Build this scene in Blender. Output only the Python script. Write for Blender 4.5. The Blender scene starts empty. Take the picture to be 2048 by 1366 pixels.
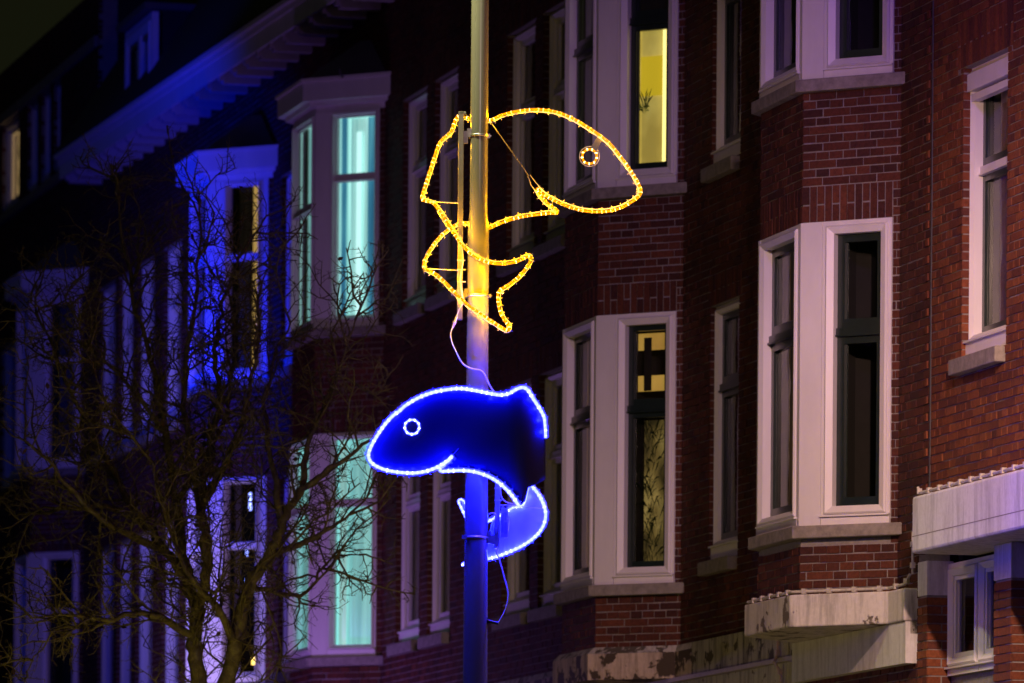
import bpy, math, random
import numpy as np
from mathutils import Vector, Matrix
random.seed(7); rng = np.random.default_rng(7)

# ------------------------------------------------------------------ camera
F = 12000.0; PY = 2033.0; PHI = .0075; P = 13.55; PB = .56
TH = math.atan(3124 / F); CT = math.cos(TH); ST = math.sin(TH)
EYE = 1.6
scene = bpy.context.scene
col = scene.collection
cam = bpy.data.cameras.new('camera')
cam.sensor_width = 36; cam.lens = 36 * F / 2048
cam.shift_y = (PY - 683) / 2048
cam.clip_end = 3000; cam.clip_start = .1
cam.dof.use_dof = True; cam.dof.focus_distance = 40.3; cam.dof.aperture_fstop = 3.6
co = bpy.data.objects.new('camera', cam); col.objects.link(co)
co.matrix_world = Matrix.Translation((0, 0, EYE)) @ Matrix.Rotation(math.radians(90), 4, 'X') @ Matrix.Rotation(PHI, 4, 'Z')
scene.camera = co

# ------------------------------------------------------------------ night sky
world = bpy.data.worlds.new('World'); scene.world = world; world.use_nodes = True
nt = world.node_tree; nt.nodes.clear()
out = nt.nodes.new('ShaderNodeOutputWorld'); add = nt.nodes.new('ShaderNodeAddShader')
sky = nt.nodes.new('ShaderNodeTexSky'); sky.sky_type = 'NISHITA'; sky.sun_disc = False
sky.sun_elevation = math.radians(-4); sky.sun_rotation = math.radians(200)
b1 = nt.nodes.new('ShaderNodeBackground'); b1.inputs['Strength'].default_value = .004
b2 = nt.nodes.new('ShaderNodeBackground'); b2.inputs['Color'].default_value = (.9, 1, .42, 1); b2.inputs['Strength'].default_value = .0062
nt.links.new(sky.outputs[0], b1.inputs[0]); nt.links.new(b1.outputs[0], add.inputs[0]); nt.links.new(b2.outputs[0], add.inputs[1])
nt.links.new(add.outputs[0], out.inputs[0])

def lamp(name, loc, power, color, radius=.12):
    l = bpy.data.lights.new(name, 'POINT'); l.energy = power; l.color = color; l.shadow_soft_size = radius
    o = bpy.data.objects.new(name, l); o.location = loc; col.objects.link(o); return o
# lamps of the street: road lighting over the pavement and the light ornaments hung on the next poles, and an added violet fill
def spot(name, loc, target, power, color, size, blend, radius=.12):
    l = bpy.data.lights.new(name, 'SPOT'); l.energy = power; l.color = color; l.shadow_soft_size = radius
    l.spot_size = math.radians(size); l.spot_blend = blend
    o = bpy.data.objects.new(name, l); o.location = loc; col.objects.link(o)
    o.rotation_euler = (Vector(target) - Vector(loc)).to_track_quat('-Z', 'Y').to_euler(); return o
spot('street_light_near', (2.9, 34.0, 8.0), (3.8, 44.0, 3.5), 2900, (1, .61, .47), 60, 1.0, .12)
spot('ornament_light_violet_near', (2.9, 33.0, 10.5), (2.7, 45, 8.8), 850, (.36, .11, 1), 50, 1.0, .3)
lamp('street_light_opposite', (-5.2, 36.0, 11.2), 70, (1, .80, .55), .2)
spot('luminaire_of_the_post', (-1.6, 39.0, 10.9), (-.262, 40, 8.1), 1000, (1, .93, .42), 36, 1.0, .1)
spot('ornament_light_blue_far', (-6.3, 63.0, 8.7), (-3.2, 66.2, 8.6), 950, (.001, .015, 1), 128, 1.0, .35)
spot('ornament_light_violet_far', (-6.4, 62.4, 3.9), (-3.3, 66.0, 5.7), 900, (.50, .36, 1), 70, .8, .3)
spot('street_light_along_terrace', (2.0, 30.0, 8.9), (-.3, 58, 6.4), 1250, (1, .62, .68), 20, .8, .2)
lamp('violet_fill', (-3.6, 57.5, 3.9), 150, (.45, .2, 1), .2)  # unseen fill added below view to tint the eaves and walls violet
lamp('pavement_light', (-2.4, 43.6, 1.9), 95, (1, .74, .14), .15)

vs = scene.view_settings
vs.view_transform = 'Standard'; vs.look = 'None'; vs.exposure = 0; vs.gamma = 1
scene.cycles.use_denoising = True
scene.cycles.sample_clamp_indirect = 3
scene.cycles.max_bounces = 6; scene.cycles.diffuse_bounces = 2; scene.cycles.glossy_bounces = 3
scene.cycles.transparent_max_bounces = 12
scene.cycles.caustics_reflective = False; scene.cycles.caustics_refractive = False

# ------------------------------------------------------------------ mapping helpers
def un(px, py):
    dx = px - 1024; dy = py - PY
    return dx + PHI * dy, dy - PHI * dx
def SX(px, off=0., py=700):
    dx, dy = un(px, py); D = (P - off) / CT * F / (dx + 3124)
    return ((P - off) * ST - D) / CT
def ZZ(px, py, off=0.):
    dx, dy = un(px, py); D = (P - off) / CT * F / (dx + 3124)
    return EYE - dy / F * D
def W(px, py, D):
    dx, dy = un(px, py)
    return Vector((dx / F * D, D, EYE - dy / F * D))

# ------------------------------------------------------------------ materials
def new_mat(name):
    m = bpy.data.materials.new(name); m.use_nodes = True
    n = m.node_tree.nodes; return m, n, m.node_tree.links, n['Principled BSDF']
def noise(n, l, scale, detail=4, rough=.6, vec=None, dist=0):
    t = n.new('ShaderNodeTexNoise'); t.inputs['Scale'].default_value = scale
    t.inputs['Detail'].default_value = detail; t.inputs['Roughness'].default_value = rough
    t.inputs['Distortion'].default_value = dist
    if vec is not None: l.new(vec, t.inputs['Vector'])
    return t
def ramp(n, l, fac, stops):
    r = n.new('ShaderNodeValToRGB'); e = r.color_ramp.elements
    while len(e) < len(stops): e.new(.5)
    for k, (p_, c_) in enumerate(stops):
        e[k].position = p_; e[k].color = (*c_, 1) if len(c_) == 3 else c_
    l.new(fac, r.inputs[0]); return r
def objvec(n, l, scale=(1, 1, 1)):
    tc = n.new('ShaderNodeTexCoord'); mp = n.new('ShaderNodeMapping'); mp.inputs['Scale'].default_value = scale
    l.new(tc.outputs['Object'], mp.inputs[0]); return mp.outputs[0]
def plain(name, c, rough=.5, metal=0., var=.12, scale=9, bump=.0, streak=1., spec=.5):
    m, n, l, b = new_mat(name)
    v = objvec(n, l, (1, 1, streak)); t = noise(n, l, scale, 5, .65, v)
    lo = tuple(x * (1 - var) for x in c); hi = tuple(min(1, x * (1 + var)) for x in c)
    r = ramp(n, l, t.outputs[0], [(.3, lo), (.7, hi)]); l.new(r.outputs[0], b.inputs['Base Color'])
    b.inputs['Roughness'].default_value = rough; b.inputs['Metallic'].default_value = metal
    b.inputs['Specular IOR Level'].default_value = spec
    if bump:
        t2 = noise(n, l, scale * 8, 4, .7, v); bp = n.new('ShaderNodeBump'); bp.inputs['Strength'].default_value = bump
        bp.inputs['Distance'].default_value = .004; l.new(t2.outputs[0], bp.inputs['Height']); l.new(bp.outputs[0], b.inputs['Normal'])
    return m
def brick_mat(name, tones):
    m, n, l, b = new_mat(name)
    g = n.new('ShaderNodeNewGeometry'); oi = n.new('ShaderNodeObjectInfo')
    a = n.new('ShaderNodeMath'); a.operation = 'ADD'; l.new(g.outputs['Random Per Island'], a.inputs[0]); l.new(oi.outputs['Random'], a.inputs[1])
    fr = n.new('ShaderNodeMath'); fr.operation = 'FRACT'; l.new(a.outputs[0], fr.inputs[0])
    r = ramp(n, l, fr.outputs[0], [(i / (len(tones) - 1), t) for i, t in enumerate(tones)])
    v = g.outputs['Position']; t = noise(n, l, 38, 6, .7, v)
    t3 = noise(n, l, 1.1, 3, .5, v)
    mx = n.new('ShaderNodeMix'); mx.data_type = 'RGBA'; mx.blend_type = 'MULTIPLY'; mx.inputs[0].default_value = .85
    rr = ramp(n, l, t.outputs[0], [(.28, (.45, .42, .42)), (.6, (1.1, 1.05, 1.0))])
    l.new(r.outputs[0], mx.inputs[6]); l.new(rr.outputs[0], mx.inputs[7])
    mx2 = n.new('ShaderNodeMix'); mx2.data_type = 'RGBA'; mx2.blend_type = 'MULTIPLY'; mx2.inputs[0].default_value = .6
    r3 = ramp(n, l, t3.outputs[0], [(.3, (.5, .48, .5)), (.65, (1.1, 1.1, 1.1))])
    l.new(mx.outputs[2], mx2.inputs[6]); l.new(r3.outputs[0], mx2.inputs[7]); l.new(mx2.outputs[2], b.inputs['Base Color'])
    b.inputs['Roughness'].default_value = .85; b.inputs['Specular IOR Level'].default_value = .25
    bp = n.new('ShaderNodeBump'); bp.inputs['Strength'].default_value = .7; bp.inputs['Distance'].default_value = .006
    t2 = noise(n, l, 60, 6, .75, v); l.new(t2.outputs[0], bp.inputs['Height']); l.new(bp.outputs[0], b.inputs['Normal'])
    return m
M = {}
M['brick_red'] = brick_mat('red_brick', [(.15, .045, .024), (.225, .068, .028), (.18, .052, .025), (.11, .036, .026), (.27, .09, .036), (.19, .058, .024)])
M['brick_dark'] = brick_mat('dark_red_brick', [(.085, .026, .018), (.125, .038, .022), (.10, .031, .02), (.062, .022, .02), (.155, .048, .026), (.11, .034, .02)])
M['mortar'] = plain('mortar', (.26, .23, .215), .9, var=.2, scale=30, bump=.5)
M['white'] = plain('white_paint', (.78, .75, .72), .42, var=.06, scale=5, streak=.3, bump=.05)
M['green'] = plain('green_black_paint', (.012, .022, .018), .3, var=.2)
M['stone'] = plain('sill_stone', (.26, .23, .20), .8, var=.35, scale=14, bump=.5)
M['soffit'] = plain('soffit_paint', (.45, .40, .42), .6)
M['roof'] = plain('roof_tile', (.035, .03, .03), .8, bump=.3)
M['lead'] = plain('lead_flashing', (.08, .08, .085), .6)
M['asphalt'] = plain('asphalt', (.05, .05, .05), .9, bump=.4, scale=40)
M['paving'] = plain('paving', (.2, .19, .18), .9, bump=.3)
M['dark'] = plain('dark_room', (.02, .016, .014), .9)
M['pole'] = plain('pole_paint', (.23, .23, .20), .24, var=.08, scale=3, streak=.15, bump=.04)
M['steel'] = plain('galvanised_steel', (.55, .55, .53), .38, metal=.9, var=.15, scale=40)
M['alu'] = plain('painted_frame_metal', (.42, .40, .36), .4, metal=.5)
M['black'] = plain('black_plastic', (.02, .02, .02), .4)
M['cable'] = plain('white_cable', (.75, .75, .72), .45)
M['driver'] = plain('driver_housing', (.45, .45, .46), .4, metal=.3)
M['print'] = plain('printed_label', (.05, .05, .06), .6)
M['conduit'] = plain('painted_conduit', (.5, .45, .42), .6, var=.3, scale=20)
M['leaf'] = plain('green_leaf', (.05, .13, .03), .5, var=.3)
M['curtain_pale'] = plain('pale_catch_cloth', (.6, .58, .6), .9, var=.25, scale=6)  # for a cloth added behind one bay's glass to catch blue light
M['leaf_dark'] = plain('dark_leaf', (.03, .05, .015), .5, var=.4)
M['curtain_grey'] = plain('grey_curtain', (.42, .35, .34), .9, var=.2)
M['curtain_brown'] = plain('brown_curtain', (.30, .20, .17), .9, var=.2)
M['purple_pipe'] = plain('pink_painted_pipe', (.55, .42, .40), .5)

def stained(name, base, patch, sc, thr, streaks=.5, grime=(.16, .14, .11)):
    m, n, l, b = new_mat(name)
    v = objvec(n, l)
    t = noise(n, l, sc, 9, .62, v, .3)
    r = ramp(n, l, t.outputs[0], [(thr, (0, 0, 0)), (thr + .018, (1, 1, 1))])
    vs_ = objvec(n, l, (9, 9, 1.1)); t2 = noise(n, l, 1.3, 6, .7, vs_)
    r2 = ramp(n, l, t2.outputs[0], [(.46, (1, 1, 1)), (.70, grime)])
    t3 = noise(n, l, 30, 5, .7, v); r3 = ramp(n, l, t3.outputs[0], [(.25, (.8, .78, .75)), (.7, (1.04, 1.03, 1.02))])
    mx = n.new('ShaderNodeMix'); mx.data_type = 'RGBA'; mx.blend_type = 'MULTIPLY'; mx.inputs[0].default_value = streaks
    mx.inputs[6].default_value = (*base, 1); l.new(r2.outputs[0], mx.inputs[7])
    mx3 = n.new('ShaderNodeMix'); mx3.data_type = 'RGBA'; mx3.blend_type = 'MULTIPLY'; mx3.inputs[0].default_value = .8
    l.new(mx.outputs[2], mx3.inputs[6]); l.new(r3.outputs[0], mx3.inputs[7])
    mx2 = n.new('ShaderNodeMix'); mx2.data_type = 'RGBA'; l.new(r.outputs[0], mx2.inputs[0])
    l.new(mx3.outputs[2], mx2.inputs[6]); mx2.inputs[7].default_value = (*patch, 1)
    l.new(mx2.outputs[2], b.inputs['Base Color']); b.inputs['Roughness'].default_value = .8
    bp = n.new('ShaderNodeBump'); bp.inputs['Strength'].default_value = .8; bp.inputs['Distance'].default_value = .006
    iv = n.new('ShaderNodeInvert'); l.new(r.outputs[0], iv.inputs[1]); l.new(iv.outputs[0], bp.inputs['Height']); l.new(bp.outputs[0], b.inputs['Normal'])
    return m
M['concrete_pink'] = stained('flaking_pale_concrete', (.66, .61, .61), (.14, .11, .09), 3.6, .565, .7)
M['concrete_bad'] = stained('badly_flaked_concrete', (.56, .45, .36), (.06, .042, .028), 3.4, .485, .8)
M['concrete_grim'] = stained('grimy_concrete', (.50, .47, .42), (.09, .075, .055), 6, .55, 1.0, (.08, .07, .055))
M['render_white'] = stained('smooth_painted_render', (.72, .71, .74), (.45, .43, .42), 5, .72, .45)
M['render_stain'] = stained('stained_cream_render', (.6, .58, .48), (.15, .11, .07), 8, .62, .8)

def emis(name, c, s):
    m, n, l, b = new_mat(name)
    b.inputs['Base Color'].default_value = (0, 0, 0, 1) if s > 5 else (c[0] * .5, c[1] * .5, c[2] * .5, 1)
    b.inputs['Emission Color'].default_value = (*c, 1); b.inputs['Emission Strength'].default_value = s
    b.inputs['Roughness'].default_value = .4
    return m
def glow_cloth(name, stops, s, bands=(26, 26, .3), sc=1.0):
    """lit cloth or wall seen through a window: folds give bands"""
    m, n, l, b = new_mat(name)
    v = objvec(n, l, bands); t = noise(n, l, sc, 3, .5, v)
    r = ramp(n, l, t.outputs[0], stops)
    l.new(r.outputs[0], b.inputs['Emission Color']); b.inputs['Emission Strength'].default_value = s
    l.new(r.outputs[0], b.inputs['Base Color']); b.inputs['Roughness'].default_value = .9
    return m
M['lit_cyan'] = glow_cloth('cyan_lit_curtain', [(.30, (.16, .34, .36)), (.46, (.30, .56, .54)), (.58, (.42, .70, .66)), (.70, (.7, 1, .95))], .72, (9, 9, .25))
M['lit_cyan_low'] = glow_cloth('cyan_lit_blind', [(.35, (.22, .54, .56)), (.62, (.40, .80, .77))], .62, (12, 12, .5))
M['lit_blue_cloth'] = glow_cloth('blue_tinted_lit_curtain', [(.30, (.02, .10, .22)), (.5, (.06, .26, .40)), (.70, (.22, .62, .68))], .62, (9, 9, .5))
M['lit_tube'] = emis('bright_cyan_tube', (.62, 1, .98), 1.15)
M['lit_yellow'] = glow_cloth('yellow_lit_wall', [(.35, (.38, .29, .06)), (.55, (.60, .49, .12)), (.7, (.78, .68, .23))], .62, (2.5, 2.5, 1.4))
M['lit_yellow_edge'] = emis('bright_yellow_curtain_edge', (1, .80, .25), 1.7)
M['lit_yellow_patch'] = emis('yellow_paper', (.62, .44, .02), .8)
M['lit_pale'] = emis('pale_lit_blind', (.66, .55, .33), .30)
M['lit_gold'] = glow_cloth('gold_lit_wall', [(.35, (.42, .22, .04)), (.6, (.60, .36, .07)), (.7, (.66, .44, .12))], .62, (2, 2, 2))
M['lit_gold_dim'] = glow_cloth('dim_gold_lit_wall', [(.36, (.02, .014, .006)), (.52, (.16, .11, .03)), (.68, (.42, .30, .09))], .6, (4, 4, 2.2))
M['lit_orange_dim'] = glow_cloth('dim_orange_curtain', [(.42, (.02, .012, .01)), (.62, (.16, .075, .03)), (.75, (.22, .14, .07))], .55, (22, 22, .3))
M['lit_strip'] = emis('warm_curtain_gap', (.58, .36, .10), .75)
M['lit_shop'] = emis('small_warm_lamp', (1, .62, .12), 4)
M['lit_sparkle'] = emis('blue_reflection_glow', (.25, .3, 1), 5)  # glows to imitate ornaments reflected in a pane
M['lit_warm'] = emis('warm_jamb_glow', (1, .65, .25), 1.2)  # glow standing in for warm light that falls on a jamb

def glass_mat():
    m = bpy.data.materials.new('window_glass'); m.use_nodes = True
    n = m.node_tree.nodes; l = m.node_tree.links; n.clear()
    o = n.new('ShaderNodeOutputMaterial'); mx = n.new('ShaderNodeMixShader'); t = n.new('ShaderNodeBsdfTransparent'); g = n.new('ShaderNodeBsdfGlossy')
    t.inputs[0].default_value = (.9, .93, .92, 1); g.inputs['Roughness'].default_value = .02
    fz = n.new('ShaderNodeFresnel'); fz.inputs[0].default_value = 1.6
    tc = n.new('ShaderNodeTexCoord'); ns = noise(n, l, 2.2, 2, .5, tc.outputs['Object']); bp = n.new('ShaderNodeBump')
    bp.inputs['Strength'].default_value = .25; bp.inputs['Distance'].default_value = .02
    l.new(ns.outputs[0], bp.inputs['Height']); l.new(bp.outputs[0], g.inputs['Normal'])
    l.new(fz.outputs[0], mx.inputs[0]); l.new(t.outputs[0], mx.inputs[1]); l.new(g.outputs[0], mx.inputs[2]); l.new(mx.outputs[0], o.inputs[0])
    return m
M['glass'] = glass_mat()
def panel_mat():
    m, n, l, b = new_mat('blue_tinted_sheet')
    b.inputs['Base Color'].default_value = (.010, .010, .022, 1); b.inputs['Specular IOR Level'].default_value = .25; b.inputs['Roughness'].default_value = .42
    b.inputs['Alpha'].default_value = .97
    return m
M['sheet'] = panel_mat(); M['tail_sheet'] = plain('pale_translucent_sheet', (.30, .31, .40), .4)

# ------------------------------------------------------------------ mesh helpers
BOXF = np.array([(0, 1, 3, 2), (4, 6, 7, 5), (0, 4, 5, 1), (2, 3, 7, 6), (0, 2, 6, 4), (1, 5, 7, 3)])[:, ::-1]
class MB:
    """collects boxes given in a panel frame (u along, w outward, z up)"""
    def __init__(s): s.b = []; s.v = []; s.f = []; s.n = 0
    def box(s, fr, u0, u1, w0, w1, z0, z1): s.b.append((*fr, u0, u1, w0, w1, z0, z1)); return s
    def poly(s, vs, fs):
        s.f += [tuple(i + s.n for i in f) for f in fs]; s.v += [tuple(v) for v in vs]; s.n += len(vs); return s
    def mesh(s, name, mat):
        vs = list(s.v); fs = list(s.f)
        me = bpy.data.meshes.new(name)
        if s.b:
            a = np.array(s.b); ox, oy, an = a[:, 0:1], a[:, 1:2], a[:, 2:3]
            u = a[:, [3, 3, 3, 3, 4, 4, 4, 4]]; w = a[:, [5, 5, 6, 6, 5, 5, 6, 6]]; z = a[:, [7, 8, 7, 8, 7, 8, 7, 8]]
            x = ox + u * np.cos(an) + w * np.sin(an); y = oy + u * np.sin(an) - w * np.cos(an)
            V = np.stack([x, y, z], -1).reshape(-1, 3)
            Fc = (BOXF[None] + (np.arange(len(a)) * 8)[:, None, None]).reshape(-1, 4) + len(vs)
            vs = vs + V.tolist(); fs = fs + Fc.tolist()
        me.from_pydata(vs, [], fs); me.update()
        if mat: me.materials.append(mat)
        return me
def link(name, me, parent=None, **props):
    o = bpy.data.objects.new(name, me); col.objects.link(o); o.parent = parent
    for k, v in props.items(): o[k] = v
    return o
def add_obj(name, mb, mat, parent=None, **props):
    return link(name, mb.mesh(name, M[mat] if isinstance(mat, str) else mat), parent, **props)
def fixn(me):
    import bmesh
    bm = bmesh.new(); bm.from_mesh(me); bmesh.ops.recalc_face_normals(bm, faces=bm.faces); bm.to_mesh(me); bm.free()
def thing(name, loc, label, cat, group=None, rz=0.):
    o = bpy.data.objects.new(name, None); col.objects.link(o); o.location = loc; o.rotation_euler = (0, 0, rz)
    o['label'] = label; o['category'] = cat
    if group: o['group'] = group
    return o
def tube(pts, r, n=8, closed=False, mb=None, cap=True):
    mb = mb or MB(); pts = [Vector(p) for p in pts]; N = len(pts); vs = []; fs = []
    up = Vector((0, 1, 0))
    for i, p in enumerate(pts):
        t = (pts[(i + 1) % N] - pts[i - 1]) if closed else (pts[min(i + 1, N - 1)] - pts[max(i - 1, 0)])
        t.normalize(); a = t.cross(up)
        if a.length < .05: a = t.cross(Vector((1, 0, 0)))
        a.normalize(); b = a.cross(t)
        rr = r[i] if hasattr(r, '__len__') else r
        for k in range(n):
            q = 2 * math.pi * k / n; vs.append(p + a * math.cos(q) * rr + b * math.sin(q) * rr)
    for i in range(N if closed else N - 1):
        j = (i + 1) % N
        for k in range(n): fs.append((i * n + k, i * n + (k + 1) % n, j * n + (k + 1) % n, j * n + k))
    if cap and not closed:
        fs.append(tuple(range(n - 1, -1, -1))); fs.append(tuple((N - 1) * n + k for k in range(n)))
    return mb.poly(vs, fs)
def spline(pts, sub=6, closed=False):
    """Catmull-Rom through points"""
    pts = [Vector(p) for p in pts]; N = len(pts); out = []
    for i in range(N if closed else N - 1):
        p0 = pts[(i - 1) % N] if closed or i > 0 else pts[0]; p1 = pts[i]; p2 = pts[(i + 1) % N]
        p3 = pts[(i + 2) % N] if closed or i < N - 2 else pts[-1]
        for k in range(sub):
            t = k / sub; t2 = t * t; t3 = t2 * t
            out.append(.5 * ((2 * p1) + (p2 - p0) * t + (2 * p0 - 5 * p1 + 4 * p2 - p3) * t2 + (3 * p1 - p0 - 3 * p2 + p3) * t3))
    if not closed: out.append(pts[-1])
    return out

# ------------------------------------------------------------------ brick laying
CH = .0622; BL = .22; JT = .010
def lay(fr, u0, u1, z0, z1, holes=(), single=None, seed=0):
    """cross bond: a course of headers, then a course of stretchers shifted in turn"""
    out = []; r = random.Random(seed); k0 = int(math.floor(z0 / CH)); k1 = int(math.ceil(z1 / CH))
    for k in range(k0, k1 + 1):
        a = max(k * CH, z0); b = min(k * CH + CH - JT, z1)
        if b - a < .012: continue
        cuts = []
        segs = [(u0, u1)]
        for (h0, h1, g0, g1) in holes:
            if b > g0 + .01 and a < g1 - .01:
                ns = []
                for s0, s1 in segs:
                    if h1 <= s0 or h0 >= s1: ns.append((s0, s1)); continue
                    if h0 > s0: ns.append((s0, h0))
                    if h1 < s1: ns.append((h1, s1))
                segs = ns
        if k % 2 == 0: unit = BL / 2; off = 0
        else: unit = BL; off = BL / 4 if k % 4 == 1 else BL * .75
        for s0, s1 in segs:
            j = math.floor((s0 - off) / unit); x = off + j * unit
            while x < s1:
                e0 = max(x, s0); e1 = min(x + unit - JT, s1)
                if unit == BL and r.random() < .12 and e1 - e0 > .2:     # a pair of headers in the row
                    mid = x + BL / 2; parts = [(e0, mid - JT), (mid, e1)]
                else: parts = [(e0, e1)]
                for q0, q1 in parts:
                    if q1 - q0 > .018:
                        j1, j2, j3, j4, pw = (r.uniform(-.0022, .0022) for _ in range(5))
                        out.append((*fr, q0 + j1, q1 + j2, -.055, pw * 1.3, a + j3, b + j4))
                x += unit
    return out
def reveal(fr, u1, z0, z1, seed=0):
    r = random.Random(seed); out = []
    for k in range(int(math.floor(z0 / CH)), int(math.ceil(z1 / CH)) + 1):
        a = max(k * CH, z0); b = min(k * CH + CH - JT, z1)
        if b - a < .012: continue
        parts = [(0, u1)] if (k % 2 or u1 < .16) else [(0, .1), (.11, u1)]
        for q0, q1 in parts: out.append((*fr, q0 + .001, q1 - .001, -.05, r.uniform(.0035, .0065), a + r.uniform(-.002, .002), b + r.uniform(-.002, .002)))
    return out
def soldiers(fr, u0, u1, z0, z1, seed=0):
    out = []; r = random.Random(seed); n = max(1, round((u1 - u0) / .0625)); st = (u1 - u0) / n
    for i in range(n):
        a = u0 + i * st; b = a + st - JT
        cuts = [(z0, z1)] if i % 2 else [(z0, (z0 + z1) / 2 - JT), ((z0 + z1) / 2, z1)]
        for c, d in cuts:
            out.append((*fr, a + r.uniform(-.002, .002), b + r.uniform(-.002, .002), -.055, r.uniform(-.003, .003), c + .003, d))
    return out
def slab(mb, fr, u0, u1, z0, z1, holes, w0=-.24, w1=-.0085):
    us = sorted({u0, u1, *[min(max(h[0], u0), u1) for h in holes], *[min(max(h[1], u0), u1) for h in holes]})
    for a, b in zip(us[:-1], us[1:]):
        if b - a < 1e-4: continue
        cuts = sorted([(h[2], h[3]) for h in holes if h[0] < (a + b) / 2 < h[1]]); z = z0
        for c, d in cuts:
            if c > z: mb.box(fr, a, b, w0, w1, z, min(c, z1))
            z = max(z, d)
        if z < z1: mb.box(fr, a, b, w0, w1, z, z1)
def wallpart(fr, u0, u1, z0, z1, holes, bricks, slabs, sold=(), seed=0):
    slab(slabs, fr, u0, u1, z0, z1, holes)
    sold = [(q[0], q[1], q[2], math.ceil((q[3] + JT) / CH - .3) * CH - JT) for q in sold]
    hz = list(holes) + [(s[0] - JT, s[1], s[2] - JT * .3, s[3] + JT * .5) for s in sold]
    bricks += lay(fr, u0, u1, z0, z1, hz, seed=seed)
    for i, s in enumerate(sold): bricks += soldiers(fr, *s, seed=seed + i)

# unit brick shared by the bricks built one by one (12 triangles, origin at its centre)
UB = bpy.data.meshes.new('brick')
UB.from_pydata([(x, y, z) for x in (-.5, .5) for y in (-.5, .5) for z in (-.5, .5)], [], [(0, 1, 3, 2), (4, 6, 7, 5), (0, 4, 5, 1), (2, 3, 7, 6), (0, 2, 6, 4), (1, 5, 7, 3)])
UBM = {}
def place_bricks(house, wall, bricks, mat, score, nmax=290):
    """the bricks that show largest become objects of their own, the rest one part"""
    if mat not in UBM:
        me = UB.copy(); me.name = 'brick'; me.materials.append(M[mat]); UBM[mat] = me
    me = UBM[mat]
    sc = [(score(b), i) for i, b in enumerate(bricks)]; sc = sorted([x for x in sc if x[0] > 0], reverse=True)[:nmax]
    pick = {i for _, i in sc}
    rest = MB(); rest.b = [b for i, b in enumerate(bricks) if i not in pick]
    for i in sorted(pick):
        ox, oy, an, u0, u1, w0, w1, z0, z1 = bricks[i]
        u = (u0 + u1) / 2; w = (w0 + w1) / 2
        o = bpy.data.objects.new('brick', me); col.objects.link(o); o.parent = wall
        o.location = (ox + u * math.cos(an) + w * math.sin(an), oy + u * math.sin(an) - w * math.cos(an), (z0 + z1) / 2)
        o.rotation_euler = (0, 0, an + random.uniform(-.004, .004)); o.scale = (u1 - u0, w1 - w0, z1 - z0)
    if rest.b: add_obj('brickwork', rest, mat, house, kind='stuff')
def proj(house, x, y, z):
    """pixel of a point given in a house's own axes"""
    s = x + house['s0_']; X = -(P) * CT + s * ST + y * CT + 2 * P * CT; 
    return None

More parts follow.
